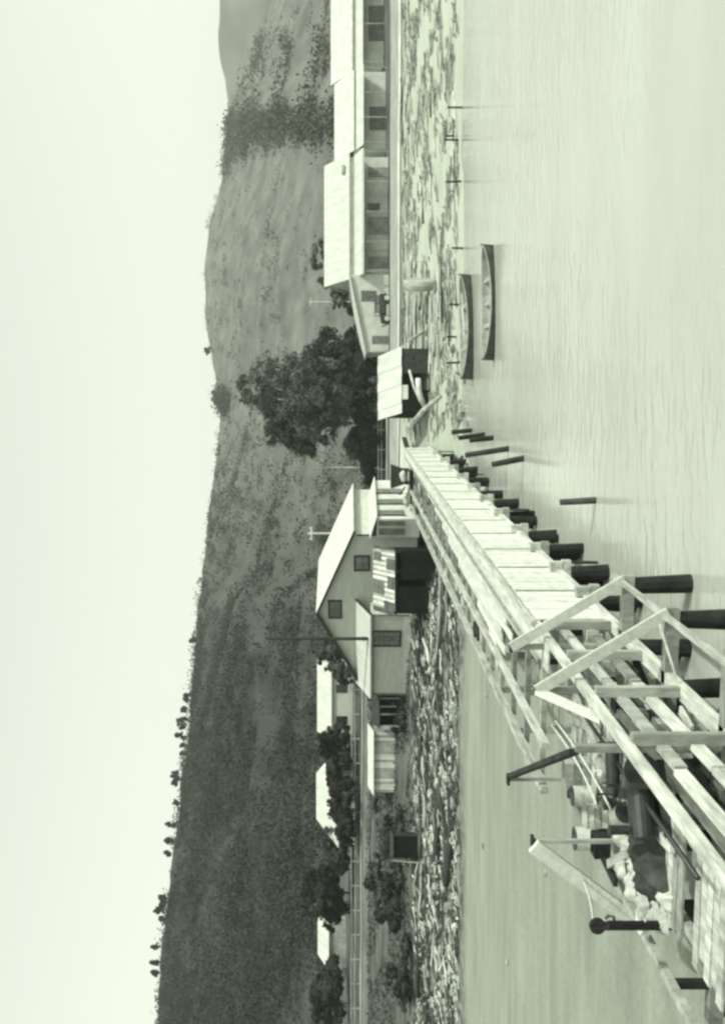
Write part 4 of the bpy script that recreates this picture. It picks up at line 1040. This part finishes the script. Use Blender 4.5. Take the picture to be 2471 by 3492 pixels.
# central grove
def base_at(X, Y, d):
    p = at(X, Y, d); return Vector((p.x, p.y, gzf(p.x, p.y) - .1))
def htop(X, base): return CZ - (X - HX) / F * base.y - base.z
b = base_at(1300, 1362, 140); tree('grove_tree', 'tallest paler tree at the back of the grove behind the white boathouse', base_at(1300, 1365, 168), htop(838, base_at(1300, 1365, 168)), 7.4, 4.5, 1, 'leaf_mid', 260, 100, .24, 'trees of the central grove', trunk='trunk_pale')
b = base_at(1300, 1300, 140); tree('grove_tree', 'broad dark tree in front of the grove beside the boathouse roof', base_at(1300, 1372, 138), htop(985, b), 5.6, 3.4, 2, 'leaf_mid', 270, 100, .20, 'trees of the central grove')
tree('grove_tree', 'rounded dark tree at the right of the grove by the store wing', base_at(1300, 1240, 142), htop(1010, b), 4.6, 3.2, 3, 'leaf_dark', 240, 100, .2, 'trees of the central grove', wob=.8)
tree('grove_tree', 'dark tree at the left of the grove overlooking the track', base_at(1300, 1445, 150), htop(930, base_at(1300, 1445, 150)), 4.2, 4.0, 4, 'leaf_dark', 230, 100, .2, 'trees of the central grove')
tree('grove_tree', 'dense middle tree filling the heart of the grove', base_at(1300, 1310, 152), htop(1000, base_at(1300, 1310, 152)), 5.0, 2.6, 6, 'leaf_dark', 260, 100, .2, 'trees of the central grove')
for q, (Y, d, Xt, R) in enumerate(((1420, 139, 1185, 2.6), (1350, 137, 1165, 3.2), (1270, 138, 1160, 3.0), (1195, 139, 1165, 2.4), (1478, 140, 1195, 2.4), (1545, 141, 1215, 2.3), (1590, 143, 1235, 1.8), (1505, 146, 1180, 2.4), (1160, 143, 1160, 1.8), (1630, 142, 1248, 1.4))):
    bb = base_at(1300, Y, d); tree('grove_shrub', 'dark dense shrub under the central grove along the shore track', bb, htop(Xt, bb), R, .3, 20 + q, 'leaf_dark', 110, 90, .18, 'shrubs under the central grove', 'shrub', wob=.6)
# shrubs round the cottages and terrace
for q, (Y, d, Xt, R, lf, lbl) in enumerate(((2245, 119, 1095, 1.6, 'leaf_mid', 'round bush beside the cottage behind the gabled house'), (2300, 117.5, 1140, 1.3, 'leaf_mid', 'low bush under the end of the low cottage roof'), (2530, 118.5, 1085, 2.3, 'leaf_dark', 'dark round tree between the two cottages'), (2570, 117.5, 1130, 1.8, 'leaf_dark', 'dark bush below the round tree between the cottages'),
        (2650, 117, 1110, 2.5, 'leaf_dark', 'dark tree covering the near end of the hipped cottage'), (2730, 116.8, 1120, 2.6, 'leaf_dark', 'dark tree in front of the hipped cottage roof'), (2800, 116.8, 1128, 2.3, 'leaf_dark', 'dark tree before the far end of the hipped cottage'), (2900, 121, 1105, 2.8, 'leaf_dark', 'dark tree spreading past the hipped cottage'), (2970, 122, 1095, 2.8, 'leaf_dark', 'dark bushy tree on the terrace between cottage and hut'),
        (3050, 124, 1020, 3.4, 'leaf_dark', 'tall black tree on the terrace before the tiny hut'), (3110, 124, 1085, 2.2, 'leaf_dark', 'dark bush right beside the tiny white hut'), (3330, 128, 1100, 2.6, 'leaf_dark', 'dark bush past the tiny white hut'), (3420, 126, 1060, 3.2, 'leaf_dark', 'dark tree beyond the tiny white hut'), (2200, 140, 1085, 2.0, 'leaf_mid', 'bush peeping over the gabled house roof'), (880, 150, 1060, 3.0, 'leaf_mid', 'grey green tree behind the end of the long store roof'), (960, 152, 1100, 3.0, 'leaf_mid', 'grey green tree above the store wing'), (1010, 150, 1140, 2.6, 'leaf_mid', 'low tree behind the sloping wing roof'), (1080, 150, 1165, 2.2, 'leaf_mid', 'small bush behind the lowest end of the wing roof'))):
    bb = base_at(1300, Y, d); tree('terrace_tree', lbl, bb, max(1.2, htop(Xt, bb)), R, .5, 60 + q, lf, 120, 90, .18, 'trees and bushes round the cottages', wob=.7)
for q in range(26):   # low dark plants on the upper bank
    Y = rnd.uniform(2430, 3480); d = rnd.uniform(88, 108); x = (CY - Y) / F * d
    if 2480 < Y < 2720 and d < 104: continue
    bb = Vector((x, d, gzf(x, d) - .05)); tree('bank_bush', 'low dark bush on the slope between the terrace track and driftwood', bb, rnd.uniform(.7, 1.7), rnd.uniform(.8, 2.3), .05, 300 + q, rnd.choice(['leaf_dark', 'leaf_dark', 'leaf_mid']), 46, 60, .14, 'low bushes on the bank slope', 'bush', wob=.4)
# ridge trees against the sky
rt = [(590, 765, 14), (572, 1030, 10), (543, 1075, 18), (520, 1120, 16), (520, 1145, 15), (517, 1195, 18), (550, 1235, 10), (505, 1375, 26), (520, 1400, 16), (532, 1490, 10), (484, 1585, 16), (474, 1660, 14), (500, 1720, 9), (458, 1920, 18), (470, 1950, 12), (428, 1970, 12), (440, 2010, 12), (440, 2135, 10), (428, 2205, 12), (430, 2255, 12), (560, 1010, 8), (555, 1270, 8)]
for q, (zx, zy, wd) in enumerate(rt):
    X = 200 + zx / 1.3114; Y = 1600 + zy / 1.3114; rd = float(interp(Y, RDIST)) * .995; p = at(X, Y, rd); g = gzf(p.x, p.y)
    H = max(3.0, p.z - g); R = max(wd / 1.3114 / F * rd, H * .28)
    tree('ridge_tree', 'small dark tree standing against the sky on the hill crest', (p.x, p.y, g - .3), H + .3, R, H * .12, 400 + q, 'leaf_far', 34, 34, .5, 'trees on the hill crest', wob=.5)
for q, (X, Y, R) in enumerate(((698, 1189, 4.5), (731, 1345, 2.5), (742, 1372, 3))):
    rd = float(interp(Y, RDIST)) * .99; p = at(X, Y, rd); g = gzf(p.x, p.y)
    tree('crest_tree', ('small tree on the crest of the paler hill', 'thin tree above the saddle of the hills', 'bushy tree in the saddle of the hills')[q], (p.x, p.y, g - .3), max(5, p.z - g), R, 1, 470 + q, 'leaf_far', 30, 30, .8, None, wob=.5)

# hillside scrub (uncountable) and the wooded ravine
def scatter(name, label, cat, Yr, tr_, n, size, per, m, seed, dens=None, lsz=.45):
    rng = np.random.default_rng(seed)
    Y = rng.uniform(*Yr, n); t = rng.uniform(*tr_, n) ** 1.0
    rd = interp(Y, RDIST); y = 152 + (rd - 152) * t; x = (CY - Y) / F * y
    if dens is not None:
        k_ = rng.uniform(0, 1, n) < dens(Y, t, x, y); Y, t, x, y = Y[k_], t[k_], x[k_], y[k_]
    z = gz(x, y); n = len(x); s_ = rng.uniform(.4, 1.0, n) ** 1.5 * size * (.75 + y / 500)
    C = np.repeat(np.stack([x, y, z + s_ * .3], 1), per, 0); ss = np.repeat(s_, per)
    C = C + rng.normal(size=C.shape) * ss[:, None] * np.array([.55, .55, .32])
    o = quads(C, ss * rng.uniform(.6, 1.2, len(ss)) * lsz, rng, m, name); o['kind'] = 'stuff'; o['label'] = label; o['category'] = cat
    return o
scatter('hillside_scrub', 'dark mottled scrub covering the hillsides', 'scrub', (1350, 3700), (0, .965), 17000, 2.1, 32, 'scrub', 3, lambda Y, t, x, y: np.clip((Y - 1200) / 1500, .12, 1) * np.clip(.6 + .6 * vnoise(x, y, 22, 9), .12, 1), .16)
scatter('hillside_scrub', 'sparse low scrub on the paler far hillside', 'scrub', (-100, 1400), (0, 1.0), 6500, 1.5, 18, 'scrub_pale', 4, lambda Y, t, x, y: np.where(vnoise(x, y, 34, 8) + .5 * vnoise(x, y, 11, 3) > .55, .8, .06), .2)
scatter('ravine_wood', 'dark wood filling the ravine on the far hillside', 'wood', (120, 620), (.05, .985), 5200, 3.4, 34, 'wood_hazed', 6,
        lambda Y, t, x, y: np.clip(np.exp(-((Y - 455 + 35 * np.sin(t * 5) + 26 * vnoise(x, y, 45, 3)) / (30 + 34 * t)) ** 2) + .16 * (Y < 440) * (vnoise(x, y, 40, 6) > .1), 0, 1), .15)
scatter('hillside_copse', 'dark copse below the hill saddle', 'wood', (1330, 1400), (.80, .97), 70, 3.4, 60, 'leaf_far', 7, None, .13)
# dry grass along the foot and the terrace
def grass(name, label, xr, yr, n, seed, hgt=.35):
    rng = np.random.default_rng(seed); y = rng.uniform(*yr, n); x = rng.uniform(*xr, n)
    k_ = vnoise(x, y, 3, 4) > -.25; x, y = x[k_], y[k_]
    P = np.stack([x, y, gz(x, y) + hgt * .4], 1)
    o = quads(P, rng.uniform(.5, 1.2, len(P)) * hgt, rng, 'grass_tuft', name); o['kind'] = 'stuff'; o['label'] = label; o['category'] = 'grass'
grass('grass', 'rough dark grass on the terrace slope', (-62, -9), (91, 112), 16000, 8, .2)
grass('grass', 'rough grass on the slope below the hills', (-70, 60), (141, 170), 20000, 9, .3)

# ------------------------------------------------------------------ haze
hb = MB().box((-1150, -300, -8), (1150, 1500, 175)); hm = bpy.data.materials.new('haze'); hm.use_nodes = True
hm.node_tree.nodes.clear(); vo = hm.node_tree.nodes.new('ShaderNodeVolumePrincipled'); mo = hm.node_tree.nodes.new('ShaderNodeOutputMaterial')
vo.inputs['Color'].default_value = (.955, 1.0, .90, 1); vo.inputs['Density'].default_value = .00021; vo.inputs['Anisotropy'].default_value = .3
hm.node_tree.links.new(vo.outputs[0], mo.inputs['Volume']); MATS['haze'] = hm
hz_o = ob('haze', hb, 'haze'); hz_o['kind'] = 'stuff'; hz_o['label'] = 'pale even haze over the whole shore'
